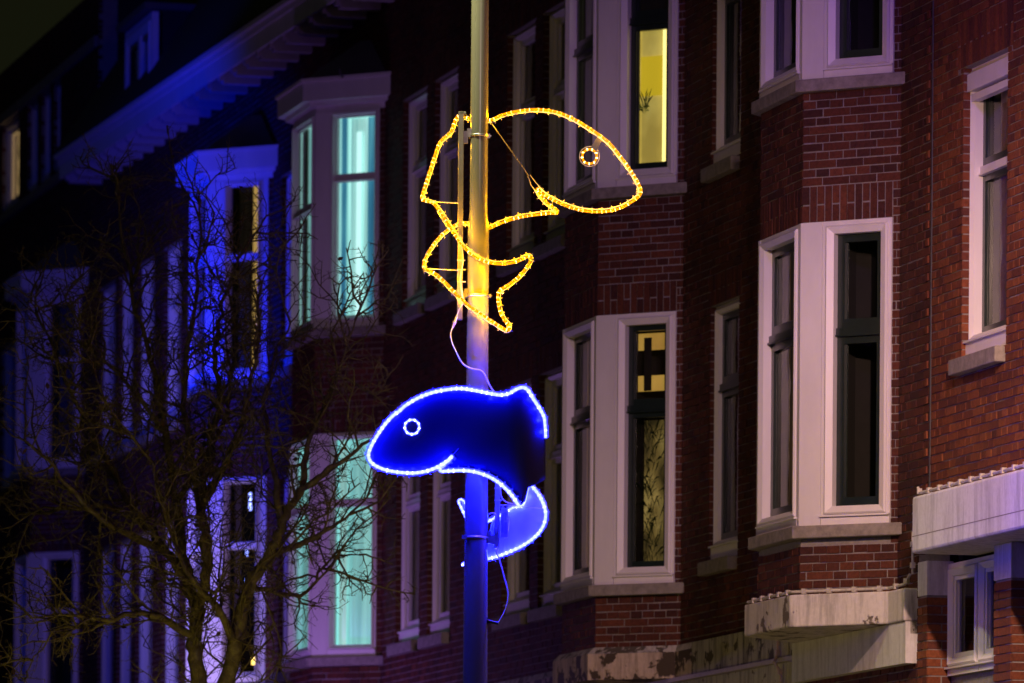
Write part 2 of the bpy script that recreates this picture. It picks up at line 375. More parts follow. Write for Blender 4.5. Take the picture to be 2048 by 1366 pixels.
# ------------------------------------------------------------------ windows
def folds(fr, u0, u1, w, z0, z1, amp=.012, n=None, seed=0):
    r = random.Random(seed); n = n or max(6, int((u1 - u0) / .018)); vs = []; ph = r.random() * 6
    ox, oy, an = fr
    for i in range(n + 1):
        u = u0 + (u1 - u0) * i / n; ww = w + amp * math.sin(i * 1.9 + ph) + amp * .6 * math.sin(i * .7 + ph)
        for z in (z0, z1): vs.append((ox + u * math.cos(an) + ww * math.sin(an), oy + u * math.sin(an) - ww * math.cos(an), z))
    fs = [(2 * i, 2 * i + 2, 2 * i + 3, 2 * i + 1) for i in range(n)]
    return vs, fs
def window(house, fr, u0, u1, z0, z1, fw=.065, tz=None, proud=.012, deep=-.10, sash='green', sashw=.055, border=.03,
           back='dark', curtains=(), room=.5, sub=.06, label=None, tsash=True, rev=None, lip=0.):
    """a painted frame with its stepped trim, dark sashes, panes, transom and what hangs behind"""
    m = MB(); cr = random.random
    # outer border, stepped trim
    def ring(a, b, c, d, t, w0, w1, mb):
        mb.box(fr, a, a + t, w0, w1, c, d); mb.box(fr, b - t, b, w0, w1, c, d)
        mb.box(fr, a + t, b - t, w0, w1 - .001, c, c + t); mb.box(fr, a + t, b - t, w0, w1 - .001, d - t, d)
    ring(u0, u1, z0 + sub, z1, border, deep - .02, proud, m)
    t = fw
    a, b, c, d = u0 + border + .001, u1 - border - .001, z0 + sub + border * .5, z1 - border - .001
    # bevelled inner trim: a mitred profile, proud at its outer edge
    ox, oy, an = fr
    def pt(u, w, z): return (ox + u * math.cos(an) + w * math.sin(an), oy + u * math.sin(an) - w * math.cos(an), z)
    outer = [(a, c), (b, c), (b, d), (a, d)]; inner = [(a + t, c + t), (b - t, c + t), (b - t, d - t), (a + t, d - t)]
    mid = [(a + .012, c + .012), (b - .012, c + .012), (b - .012, d - .012), (a + .012, d - .012)]
    vs = [pt(u, proud + .010, z) for u, z in outer] + [pt(u, proud + .022, z) for u, z in mid] + [pt(u, proud - .004, z) for u, z in inner] + [pt(u, deep, z) for u, z in inner] + [pt(u, proud - .02, z) for u, z in outer]
    fs = []
    for k in range(4):
        j = (k + 1) % 4
        fs += [(k, j, 4 + j, 4 + k), (4 + k, 4 + j, 8 + j, 8 + k), (8 + k, 8 + j, 12 + j, 12 + k), (16 + k, 16 + j, j, k)]
    m.poly(vs, fs)
    if sub > 0:   # lower weather board
        m.box(fr, u0 + .004, u1 - .004, deep, proud + .004 + lip, z0, z0 + sub - .003)
        m.box(fr, u0, u1, deep, proud + .026 + lip, z0 + sub - .003, z0 + sub + .010)
    win = add_obj('window', m, 'white', house)
    if label: win['label'] = label
    ia, ib, ic, id_ = a + t, b - t, c + t, d - t
    # sashes
    lights = [(ic, id_)] if tz is None else [(ic, tz - .028), (tz + .028, id_)]
    sw0, sw1 = deep + .002, deep + .045
    sm = MB()
    for q, (c0, d0) in enumerate(lights):
        s_ = sashw
        sm.box(fr, ia, ia + s_, sw0, sw1, c0, d0); sm.box(fr, ib - s_, ib, sw0, sw1, c0, d0)
        sm.box(fr, ia + s_, ib - s_, sw0, sw1 - .001, c0, c0 + s_ * 1.15); sm.box(fr, ia + s_, ib - s_, sw0, sw1 - .001, d0 - s_, d0)
        i2 = s_ * .22                                                     # glazing bead
        sm.box(fr, ia + s_, ia + s_ + i2, sw0, sw0 + .02, c0 + s_, d0 - s_); sm.box(fr, ib - s_ - i2, ib - s_, sw0, sw0 + .02, c0 + s_, d0 - s_)
        pm = MB(); ua, ub, za, zb = ia + s_ * .8, ib - s_ * .8, c0 + s_ * .8, d0 - s_ * .8
        pm.poly([pt(ua, sw0 + .012, za), pt(ub, sw0 + .012, za), pt(ub, sw0 + .012, zb), pt(ua, sw0 + .012, zb)], [(0, 1, 2, 3)])
        add_obj('pane', pm, 'glass', win)
    add_obj('sash', sm, sash, win)
    if tz is not None:
        tm = MB().box(fr, ia - .004, ib + .004, deep - .01, sw1 + .022, tz - .028, tz + .028)
        tm.box(fr, ia - .002, ib + .002, deep - .01, sw1 + .034, tz - .034, tz - .022)
        add_obj('transom', tm, sash if tsash else 'white', win)
    # room behind
    rm = MB(); g = .01; x0, x1 = ia - .02, ib + .02; y0, y1 = ic - .02, id_ + .02; wb = deep - room
    v = [pt(x0, deep - g, y0), pt(x1, deep - g, y0), pt(x1, deep - g, y1), pt(x0, deep - g, y1), pt(x0, wb, y0), pt(x1, wb, y0), pt(x1, wb, y1), pt(x0, wb, y1)]
    rm.poly(v, [(4, 5, 6, 7), (0, 4, 7, 3), (1, 2, 6, 5), (0, 1, 5, 4), (3, 7, 6, 2)])
    add_obj('room', rm, back, win)
    for cu in curtains:
        nm, f0, f1, g0, g1, dd, mt, am = cu
        A = ia + (ib - ia) * f0; B = ia + (ib - ia) * f1; Z0 = ic + (id_ - ic) * g0; Z1 = ic + (id_ - ic) * g1
        cm = MB()
        if am > 0:
            vs_, fs_ = folds(fr, A, B, deep - dd, Z0, Z1, am, seed=int(A * 100)); cm.poly(vs_, fs_)
        else: cm.box(fr, A, B, deep - dd - .006, deep - dd, Z0, Z1)
        add_obj(nm, cm, mt, win)
    return win
def plant(house_win, fr, u, w, z, h, n=26, seed=1, mat='leaf', spread=.16):
    r = random.Random(seed); mb = MB(); ox, oy, an = fr
    for i in range(n):
        zz = z + h * r.random() * .8; a = r.uniform(0, 6.28); L = r.uniform(.12, .28); e = r.uniform(.2, 1.2)
        d = Vector((math.cos(a) * math.cos(e), math.sin(a) * math.cos(e) * .5, math.sin(e))); s = Vector((-d.z, 0, d.x)) * .012
        uu = u + r.gauss(0, spread) * (.5 + r.random()); L *= r.uniform(.6, 1.3); ww = w + r.uniform(-.05, .03)
        b = Vector((ox + uu * math.cos(an) + ww * math.sin(an), oy + uu * math.sin(an) - ww * math.cos(an), zz))
        e1 = b + d * L * .6; e2 = b + d * L + Vector((0, 0, -.03))
        mb.poly([b - s * .3, e1 - s, e2, e1 + s], [(0, 1, 2, 3)])
    return add_obj('leaves', mb, mat, house_win)

# ------------------------------------------------------------------ ground
Rz = math.atan2(-CT, ST)
def root_at(s, name, label, cat, group=None, off=0.):
    x = -P * -CT + s * ST; y = P * ST - s * CT
    o = thing(name, (x, y, 0), label, cat, group, Rz); return o
def L2W(s, y, z):
    """facade coordinates (s along, y into the wall) to world"""
    return Vector((P * CT + s * ST + y * CT, P * ST - s * CT + y * ST, z))
gm = MB(); gm.poly([(-900, -300, 0), (900, -300, 0), (900, 1500, 0), (-900, 1500, 0)], [(0, 1, 2, 3)])
add_obj('ground', gm, 'asphalt', kind='structure')
pv = MB(); a0 = L2W(-130, -5.2, 0); a1 = L2W(0, -5.2, 0); a2 = L2W(0, -.02, 0); a3 = L2W(-130, -.02, 0)
q = [a0, a1, a2, a3]; pv.poly([(*p.xy, .004) for p in q] + [(*p.xy, .13) for p in q], [(4, 5, 6, 7), (0, 1, 5, 4), (1, 2, 6, 5), (2, 3, 7, 6), (3, 0, 4, 7)])
add_obj('pavement', pv, 'paving', kind='structure')

WALL = lambda: (0., 0., 0.)
def to_px(s, y, z):
    v = L2W(s, y, z); dx0 = v.x / v.y * F; dy0 = -(v.z - EYE) / v.y * F
    return 1024 + dx0 - PHI * dy0, PY + dy0 + PHI * dx0, v.y
def scorer(s0, bay_c, cheek_only=False):
    """how large a brick shows in the picture, 0 when it is outside or hidden behind the bay"""
    lim = None if bay_c is None else to_px(bay_c - 1.05, -PB, 7)[0]
    def f(b):
        ox, oy, an, u0, u1, w0, w1, z0, z1 = b
        if abs(an - math.pi / 2) < .01: return 0
        if an < -.1: return 0
        u = (u0 + u1) / 2; s = ox + u * math.cos(an) + s0; y = oy + u * math.sin(an)
        px, py, D = to_px(s, y, (z0 + z1) / 2)
        if not (4 < px < 2044 and 4 < py < 1362): return 0
        if 1505 < px < 1800 and py > 1175 and an < .1: return 0
        if bay_c is not None and abs(an) < .01 and oy > -.01 and s < bay_c + PB and px > lim - 2: return 0
        nx, ny = math.sin(an), -math.cos(an)
        n = (nx * ST + ny * CT, -nx * CT + ny * ST); vx, vy = (px - 1024) / F, 1
        c = -(n[0] * vx + n[1] * vy)
        return (u1 - u0) * (z1 - z0) * max(c, 0) / D / D
    return f

def cap_poly(mb, c, pb, ov, z0, z1, fl=1.05):
    """solid with the bay's plan, widened by ov: c is the near front corner"""
    t = ov * math.tan(math.pi / 8)
    a = [(c + pb + ov * 1.414 - (ov + 0), .0), (c + t, -pb - ov), (c - fl - t, -pb - ov), (c - fl - pb - ov * 1.414 + ov, .0)]
    a[0] = (c + pb + ov * 1.414, 0.); a[3] = (c - fl - pb - ov * 1.414, 0.)
    n = 4; vs = [(x, y, z0) for x, y in a] + [(x, y, z1) for x, y in a]
    mb.poly(vs, [(3, 2, 1, 0), (4, 5, 6, 7)] + [(k, (k + 1) % 4, 4 + (k + 1) % 4, 4 + k) for k in range(4)])
    return a

def bay(house, c, zo, bricks, slabs, spec, band=True, top=True, stone_ext=.07):
    FL = 1.05; L = PB * math.sqrt(2)
    fF = (c - FL, -PB, 0.); fR = (c, -PB, math.pi / 4); fL = (c - FL - PB, 0., -math.pi / 4)
    zb, zl0, zl1, zu0, zu1 = 4.76 + zo, 5.13 + zo, 7.33 + zo, 8.37 + zo, 10.50 + zo
    for fr, ln, k in ((fF, FL, 1), (fR, L, 2), (fL, L, 3)):
        holes = [(0, ln, zl0 - .10, zl1), (0, ln, zu0 - .10, 10.9)]
        m = .05 if k == 2 else 0
        wh = [(-.01, ln - (.055 if k == 2 else 0), zl0 - .10, zl1), (-.01, ln - (.055 if k == 2 else 0), zu0 - .10, 10.9)]
        if k == 1: wh = [(-.01, ln + .01, zl0 - .1, zl1), (-.01, ln + .01, zu0 - .1, 10.9)]
        if k == 3: wh = [(-.01, ln + .01, zl0 - .1, zl1), (-.01, ln + .01, zu0 - .1, 10.9)]
        wallpart(fr, 0 if k != 1 else .0, ln, zb - .25, 10.6, wh, bricks, slabs,
                 sold=[(0.0, ln - (.055 if k == 2 else 0), zl1 + .004, zl1 + .232)], seed=int(abs(c) * 7) + k)
    # caps closing the bay above and below its windows
    for (z0, z1) in ((zl0 - .12, zl0 - .02), (zl1 + .01, zl1 + .05), (zu0 - .12, zu0 - .02), (zb - .25, zb - .2)):
        t = .05; slabs.poly([(c + PB - t * 2, .02, z0), (c - t, -PB + t, z0), (c - FL + t, -PB + t, z0), (c - FL - PB + 2 * t, .02, z0)] +
                            [(c + PB - t * 2, .02, z1), (c - t, -PB + t, z1), (c - FL + t, -PB + t, z1), (c - FL - PB + 2 * t, .02, z1)],
                            [(3, 2, 1, 0), (4, 5, 6, 7), (0, 1, 5, 4), (1, 2, 6, 5), (2, 3, 7, 6), (3, 0, 4, 7)])
    for (z, lab) in ((zl0, 0), (zu0, 1)):
        m = MB(); cap_poly(m, c, PB, stone_ext, z - .095, z - .004)
        me = m.mesh('stone_sill', M['stone']); fixn(me)
        o = link('stone_sill', me, house)
        bv = o.modifiers.new('worn_edge', 'BEVEL'); bv.width = .008; bv.segments = 2
    # corner posts and windows
    for q, (z0, z1) in enumerate(((zl0, zl1), (zu0, zu1))):
        pm = MB(); r = .17
        x0, y0 = c, -PB; k = math.sqrt(.5)
        fp = [(x0 - .035, y0 - .014), (x0 + .006, y0 - .014), (x0 + (r + .0) * k + .010, y0 + r * k - .010), (x0 + r * k - .07, y0 + r * k + .07), (x0 - .035, y0 + .16)]
        pm.poly([(x, y, z0) for x, y in fp] + [(x, y, z1) for x, y in fp], [tuple(range(4, -1, -1)), tuple(range(5, 10))] + [(i, (i + 1) % 5, 5 + (i + 1) % 5, 5 + i) for i in range(5)])
        me = pm.mesh('corner_post', M['white']); fixn(me); link('corner_post', me, house)
        x1 = c - FL
        fp = [(x1 + .04, -PB - .014), (x1 - .006, -PB - .014), (x1 - .07, -PB + .05), (x1 + .04, -PB + .14)]
        pm = MB(); pm.poly([(x, y, z0) for x, y in fp] + [(x, y, z1) for x, y in fp], [(3, 2, 1, 0), (4, 5, 6, 7)] + [(i, (i + 1) % 4, 4 + (i + 1) % 4, 4 + i) for i in range(4)])
        me = pm.mesh('corner_post', M['white']); fixn(me); link('corner_post', me, house)
        sf, sc_ = spec[q]; sc_ = dict(sc_); ue = sc_.pop('ue', L - .058)
        window(house, fF, .045, FL - .04, z0, z1, **sf)
        window(house, fR, r + .002, ue, z0, z1, **sc_)
        if ue < L - .06: add_obj('side_board', MB().box(fR, ue + .001, L - .056, -.12, .004, z0, z1), 'white', house)
    # left cheek, out of sight from here: a plain boarded light
        window(house, fL, .05, L - .08, z0, z1, fw=.05)
    if top:
        m = MB()
        for fr, ln, k in ((fF, FL, 1), (fR, L, 2), (fL, L, 3)):
            m.box(fr, 0, ln, -.15, .004, zu1 + .002, 10.56 + zo)
        add_obj('head_board', m, 'white', house)
        for z0, z1, ov, nm in ((10.56 + zo, 10.60 + zo, .08, 'cornice_moulding'), (10.60 + zo, 10.79 + zo, .155, 'cornice'), (10.79 + zo, 10.82 + zo, .18, 'cornice_cap')):
            m = MB(); cap_poly(m, c, PB, ov, z0, z1); me = m.mesh(nm, M['white']); fixn(me); link(nm, me, house)
        m = MB(); ov = .10; t = ov * .414; z0 = 10.822 + zo; z1 = z0 + .42
        m.poly([(c + PB + .14, -.02, z0), (c + t, -PB - ov, z0), (c - FL - t, -PB - ov, z0), (c - FL - PB - .14, -.02, z0), (c + .05, -.03, z1), (c - .05, -.12, z1), (c - FL + .05, -.12, z1), (c - FL - .05, -.03, z1)],
               [(0, 1, 5, 4), (1, 2, 6, 5), (2, 3, 7, 6), (4, 5, 6, 7), (3, 2, 1, 0), (0, 4, 7, 3)])
        me = m.mesh('bay_roof', M['lead']); fixn(me); link('bay_roof', me, house)

def wall_window(house, x0, x1, z0, z1, tz, bricks, proud=-.07, deep=-.15, stone=True, curtains=(), back='dark', sash='green', label=None, room=.5, tsash=False, holes=None):
    w = window(house, WALL(), x0, x1, z0, z1, fw=.04, tz=tz, proud=proud, deep=deep, border=.022, sashw=.05, sash=sash, curtains=curtains, back=back, sub=.11, tsash=tsash, label=label, room=room, lip=.03)
    bricks += reveal((x0, 0., math.pi / 2), -proud, z0 - .02, z1, seed=int(x0 * 9) & 255)
    bricks += reveal((x1, -proud, -math.pi / 2), -proud, z0 - .02, z1, seed=int(x1 * 9) & 255)
    if stone:
        m = MB().box(WALL(), x0 - .06, x1 - .02, proud, .075, z0 - .115, z0 - .006)
        o = add_obj('stone_sill', m, 'stone', house); bv = o.modifiers.new('worn_edge', 'BEVEL'); bv.width = .008; bv.segments = 2
    return w

SE0, SE1 = SX(116, .5), SX(581, .5)
ZE0, ZE1 = ZZ(116, 314, .5), ZZ(581, 0, .5)
KE = (ZE1 - ZE0) / (SE1 - SE0)
def eaves(house, x0, x1, zt=None):
    """gutter board, soffit, brackets and roof; the eaves line falls slightly towards the near end"""
    sA = house['s_start']; zt = ZE0 + (sA - SE0) * KE; before = set(house.children)
    _eaves(house, x0, x1, zt)
    done = set()
    for o in house.children:
        if o in before: continue
        if o.name.startswith('eave_bracket'): o.location.z += KE * o.location.x; continue
        for v in o.data.vertices: v.co.z += KE * v.co.x
def _eaves(house, x0, x1, zt):
    m = MB().box(WALL(), x0, x1, .44, .475, zt - .27, zt - .03); m.box(WALL(), x0, x1, .40, .55, zt - .03, zt + .02)
    m.box(WALL(), x0, x1, .475, .50, zt - .09, zt - .03)
    add_obj('gutter_board', m, 'white', house)
    add_obj('soffit', MB().box(WALL(), x0, x1, -.1, .44, zt - .19, zt - .17), 'soffit', house)
    base = None; n = int((x1 - x0) / .61); st = (x1 - x0) / max(n, 1)
    for i in range(n):
        if base is None:
            base = MB().box((0, 0, 0), -.065, .065, .01, .415, -.16, 0); base.box((0, 0, 0), -.05, .05, .415, .455, -.13, 0); base = base.mesh('eave_bracket', M['soffit'])
        o = link('eave_bracket', base, house); o.location = (x0 + (i + .5) * st, 0, zt - .192)
    m = MB().poly([(x0, -.56, zt + .022), (x1, -.56, zt + .022), (x1, 3.2, 17.8), (x0, 3.2, 17.8), (x0, 3.4, 11), (x1, 3.4, 11)], [(0, 1, 2, 3), (3, 2, 5, 4), (0, 3, 4), (1, 5, 2)])
    add_obj('roof', m, 'roof', house)

def house(name, s0, s1, label, brickm, nsingle=0, bay_c=None, zo=0., spec=None, wins=(), extra_holes=(), zt=12.0, band=True, cut=()):
    h = root_at(s0, name, label, 'house', None)
    h['group'] = 'brick terraced houses along the street'; h['s_start'] = s0
    Wd = s1 - s0; bricks = []; slabs = MB(); holes = []
    for w in wins: holes.append((w['s0'] - s0, w['s1'] - s0, w['z0'], w['z1']))
    cl = []
    if bay_c is not None:
        c = bay_c - s0; hb = (c - 1.05 - PB + .02, c + PB - .02, 4.4, 10.62); cl.append(hb)
    cl += [(a - s0, b - s0, z0, z1) for a, b, z0, z1 in cut]
    sold = [(w['s0'] - s0 - .05, w['s1'] - s0 + .05, w['z1'] + .004, w['z1'] + .225) for w in wins]
    wallpart(WALL(), 0, Wd, 3.6 if band else .1, zt - .12, holes + cl, bricks, slabs, sold, seed=int(-s0 * 3))
    if bay_c is not None: bay(h, bay_c - s0, zo, bricks, slabs, spec)
    for w in wins:
        kw = dict(w); a = kw.pop('s0') - s0; b = kw.pop('s1') - s0
        wall_window(h, a, b, kw.pop('z0'), kw.pop('z1'), kw.pop('tz'), bricks, **kw)
    wl = add_obj('wall', slabs, 'mortar', h)
    # back and side walls so that the house is a solid volume
    add_obj('party_wall', MB().box(WALL(), .0, .1, -9, -.25, 0, zt).box(WALL(), Wd - .1, Wd - .002, -9, -.25, 0, zt).box(WALL(), .1, Wd - .102, -9, -8.9, 0, zt), 'dark', h)
    if nsingle: place_bricks(h, wl, bricks, brickm, scorer(s0, bay_c), nsingle)
    else:
        mb = MB(); mb.b = bricks; add_obj('brickwork', mb, brickm, h, kind='stuff')
    eaves(h, 0, Wd)
    return h

def sx(px, off=0.): return SX(px, off)
cur = lambda a, b, m, d=.07, am=.010, g0=0., g1=1., nm='curtain': (nm, a, b, g0, g1, d, m, am)
dark_front = dict(tz=None, sash='green')
# --- the second house from the right: bay A1
z1 = .05
A1 = sx(1603, PB)
specA1 = [
    (dict(fw=.05, tz=6.58 + z1, deep=-.10, sashw=.06, curtains=[cur(.28, .52, 'curtain_grey'), cur(.02, .24, 'lit_orange_dim', .10), cur(.62, .98, 'curtain_brown', .14)]),
     dict(fw=.06, tz=6.53 + z1, deep=-.10, sashw=.058, curtains=[cur(.55, .9, 'lit_gold_dim', .3, .006, .05, .35)])),
    (dict(fw=.05, tz=9.72, deep=-.10, sashw=.06, curtains=[cur(.3, .7, 'curtain_grey')]),
     dict(fw=.06, tz=9.72, deep=-.10, sashw=.058)),
]
W2 = dict(s0=sx(1420), s1=sx(1478), tz=6.62, sash='green', proud=-.05, deep=-.13, tsash=True)
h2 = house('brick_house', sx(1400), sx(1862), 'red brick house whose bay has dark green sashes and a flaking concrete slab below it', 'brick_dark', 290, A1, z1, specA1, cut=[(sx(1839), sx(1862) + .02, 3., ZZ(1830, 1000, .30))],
           wins=[dict(W2, z0=5.24, z1=7.27, curtains=[cur(.1, .5, 'curtain_brown'), cur(.5, .98, 'lit_orange_dim', .10), ('lamp_glow', .62, .75, .13, .19, .06, 'lit_pale', 0)]),  # small pale box glows in place of a lamp reflected in the pane
                 dict(W2, z0=8.38, z1=10.42, tz=9.75, curtains=[cur(.45, .8, 'curtain_brown')])])
# --- bay A2
A2 = sx(1195, PB)
specA2 = [
    (dict(fw=.05, tz=6.56, sashw=.05, curtains=[cur(.25, .98, 'curtain_brown'), cur(.12, .2, 'lit_orange_dim', .05)]),
     dict(fw=.06, tz=6.56, sashw=.045, room=.55, curtains=[('lit_wall', .02, 1, .905, .975, .10, 'lit_gold', 0), ('lit_wall', .02, 1, .735, .80, .10, 'lit_gold', 0),
                                                     ('lit_wall', .04, .80, .0, .62, .20, 'lit_gold_dim', 0), ('door_post', .22, .40, .735, .955, .06, 'dark', 0)])),
    (dict(fw=.05, tz=9.62, sashw=.05, room=.4, curtains=[cur(.1, 1, 'lit_pale', .12)]),
     dict(fw=.06, tz=9.72, sashw=.05, room=.5, back='lit_yellow', curtains=[('blind', .0, 1, .655, 1, .03, 'dark', 0), ('lit_wall', .0, 1.0, 0, .655, .14, 'lit_yellow', 0), ('curtain', .60, .80, 0, .655, .08, 'lit_yellow_edge', .004), ('paper_poster', .0, .58, .33, .50, .12, 'lit_yellow_patch', 0)])),
]
wz = dict(sash='white', tsash=False)
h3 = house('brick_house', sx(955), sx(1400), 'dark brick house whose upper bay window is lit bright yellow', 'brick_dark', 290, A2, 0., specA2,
           wins=[dict(wz, s0=sx(1006), s1=sx(1062), z0=5.20, z1=7.27, tz=6.55, curtains=[cur(.3, .7, 'curtain_brown')]), dict(wz, s0=sx(1078), s1=sx(1134), z0=5.20, z1=7.27, tz=6.55, curtains=[cur(.3, .9, 'curtain_brown')]),
                 dict(wz, s0=sx(1010), s1=sx(1066), z0=8.40, z1=10.46, tz=9.75, curtains=[cur(.2, .8, 'curtain_grey')]), dict(wz, s0=sx(1082), s1=sx(1138), z0=8.40, z1=10.46, tz=9.75, curtains=[cur(.2, .8, 'curtain_grey')])])
# --- bay A3, cyan light
A3 = sx(630, PB)
specA3 = [
    (dict(fw=.025, border=.02, deep=-.05, tz=6.62, sash='white', tsash=False, sashw=.02, room=.3, back='lit_cyan_low', curtains=[cur(.0, 1, 'lit_cyan_low', .06)]),
     dict(fw=.032, border=.02, deep=-.05, tz=6.64, sash='white', tsash=False, sashw=.012, room=.5, back='lit_cyan_low', curtains=[cur(.0, 1., 'lit_cyan_low', .10, .006), cur(.0, .2, 'lit_cyan', .06, .006)])),
    (dict(fw=.025, border=.02, deep=-.05, tz=9.60, sash='white', tsash=False, sashw=.02, room=.3, back='lit_cyan', curtains=[cur(.3, 1, 'lit_cyan', .06), cur(.0, .25, 'curtain_grey', .03)]),
     dict(fw=.032, border=.02, deep=-.05, tz=9.84, sash='white', tsash=False, sashw=.012, room=.5, back='lit_cyan', curtains=[cur(.0, .12, 'lit_blue_cloth', .06), cur(.12, .62, 'lit_cyan', .14, .010), ('tube_light', .34, .46, .0, .93, .09, 'lit_tube', 0), cur(.60, .86, 'lit_blue_cloth', .12, .014), cur(.86, 1., 'lit_cyan', .08, .01)])),
]
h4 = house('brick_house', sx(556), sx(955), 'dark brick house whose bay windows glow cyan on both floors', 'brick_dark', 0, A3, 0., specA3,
           wins=[dict(wz, s0=sx(795), s1=sx(842), z0=5.20, z1=7.27, tz=6.56, curtains=[cur(.3, .8, 'curtain_brown')]), dict(wz, s0=sx(857), s1=sx(903), z0=5.20, z1=7.27, tz=6.56, curtains=[cur(.2, .9, 'curtain_brown')]),
                 dict(wz, s0=sx(803), s1=sx(850), z0=8.40, z1=10.46, tz=9.78, curtains=[cur(.3, .8, 'curtain_brown')]), dict(wz, s0=sx(866), s1=sx(912), z0=8.40, z1=10.46, tz=9.78),
                 dict(wz, s0=sx(561), s1=sx(593), z0=5.20, z1=7.27, tz=6.56), dict(wz, s0=sx(561), s1=sx(593), z0=8.40, z1=10.46, tz=9.78)])
A4 = sx(419, PB)
A4W = dict(fw=.035, border=.02, deep=-.06, sash='white', tsash=False, sashw=.012, ue=.665)
specA4 = [
    (dict(fw=.04, deep=-.06, tz=6.60, sash='white', tsash=False, sashw=.03, curtains=[cur(.2, .9, 'curtain_grey', .2)]),
     dict(A4W, tz=6.60, curtains=[('lamp', .62, .74, .05, .09, .1, 'lit_shop', 0), cur(.12, .36, 'curtain_pale', .035, .01), ('ornament_lamp', .42, .56, .40, .50, .08, 'lit_sparkle', 0), ('ornament_lamp', .52, .60, .86, .95, .08, 'lit_sparkle', 0), ('ornament_lamp', .44, .49, .62, .69, .08, 'lit_sparkle', 0)])),  # small blue boxes glow as reflected ornaments; pale cloth added to catch blue light
    (dict(fw=.04, deep=-.06, tz=9.72, sash='white', tsash=False, sashw=.03),
     dict(A4W, tz=9.68, curtains=[cur(.64, .80, 'lit_strip', .06, .004), cur(.22, .60, 'curtain_pale', .035, .012)])),  # pale cloth added to turn blue in place of a glass reflection
]
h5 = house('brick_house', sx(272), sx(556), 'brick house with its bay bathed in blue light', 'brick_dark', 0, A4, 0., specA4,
           wins=[dict(wz, s0=sx(327), s1=sx(361), z0=a, z1=b, tz=t) for a, b, t in ((5.2, 7.27, 6.56), (8.4, 10.46, 9.78))] + [dict(wz, s0=sx(275), s1=sx(308), z0=a, z1=b, tz=t) for a, b, t in ((5.2, 7.27, 6.56), (8.4, 10.46, 9.78))])
A5 = sx(64, PB)
specA5 = [(dict(fw=.05, tz=6.6, sash='white'), dict(fw=.06, tz=6.6, sash='green', sashw=.03, tsash=False, curtains=[('lamp_glow', .55, 1, .78, 1, .3, 'lit_pale', 0)])),
          (dict(fw=.05, tz=9.72, sash='white'), dict(fw=.06, tz=9.72, sash='green', sashw=.03, tsash=False, curtains=[cur(.1, .8, 'curtain_brown')]))]
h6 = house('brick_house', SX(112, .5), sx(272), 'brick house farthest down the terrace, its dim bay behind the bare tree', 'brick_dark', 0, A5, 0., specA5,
           wins=[dict(wz, s0=sx(237), s1=sx(266), z0=a, z1=b, tz=t) for a, b, t in ((5.2, 7.27, 6.56), (8.4, 10.46, 9.78))] + [dict(wz, s0=sx(199), s1=sx(230), z0=a, z1=b, tz=t) for a, b, t in ((5.2, 7.27, 6.56), (8.4, 10.46, 9.78))])
# dormer on the roof of that house
sd0, sd1 = SX(246, .3), SX(299, .3); zd1_, zd0_ = ZZ(247, 66, .3), ZZ(272, 222, .3)
dfr = (sd0 - SX(112, .5), -.3, 0.); dw = sd1 - sd0
add_obj('dormer', MB().box(dfr, 0, dw, -3, -.13, zd0_ - .2, zd1_), 'dark', h6)
window(h6, dfr, .0, dw, zd0_, zd1_ - .02, fw=.10, proud=.0, deep=-.06, border=.09, sash='green', room=.05, tz=None, sashw=.06)
add_obj('dormer_mullion', MB().box(dfr, dw * .52, dw * .60, -.07, .01, zd0_ + .2, zd1_ - .2), 'white', h6)
add_obj('dormer_cap', MB().box(dfr, -.08, dw + .08, -3, .10, zd1_, zd1_ + .07), 'lead', h6)
# --- tall building past the end of the terrace
h7 = root_at(sx(-200), 'tall_building', 'dark taller building past the far end of the terrace', 'building')
s7 = sx(-200); w7 = SX(112, .5) - s7 - .02; b7 = []; sl = MB(); hol = []
tops = [(-60, -25), (2, 34), (52, 72), (79, 97), (104, 117)]
for a, b in tops: hol.append((sx(a) - s7, sx(b) - s7, 12.25, 13.45)); hol.append((sx(a) - s7, sx(b) - s7, 8.6, 10.5)); 
wallpart(WALL(), 0, w7, .1, 14.2, hol, b7, sl, seed=3)
add_obj('wall', sl, 'mortar', h7); mb = MB(); mb.b = b7; add_obj('brickwork', mb, 'brick_dark', h7, kind='stuff')
for i, (a, b) in enumerate(tops):
    cs = [('curtain', .0, .25, 0, 1, .05, 'lit_warm', 0)] if i == 1 else []  # glowing strip painted in as the warm lit side of the window
    for z0, z1 in ((12.25, 13.45), (8.6, 10.5)):
        wall_window(h7, sx(a) - s7, sx(b) - s7, z0, z1, None, [], sash='white', stone=False, curtains=cs if z0 > 12 else ())
add_obj('head_trim', MB().box(WALL(), 0, w7, .002, .05, 13.47, 13.60).box(WALL(), 0, w7, .002, .07, 12.14, 12.24), 'stone', h7)
add_obj('gable', MB().box(WALL(), 0, w7, -9, -.26, 0, 14.15).box(WALL(), w7 - .75, w7 - .05, -9, -.35, 14.152, 16.6), 'dark', h7)

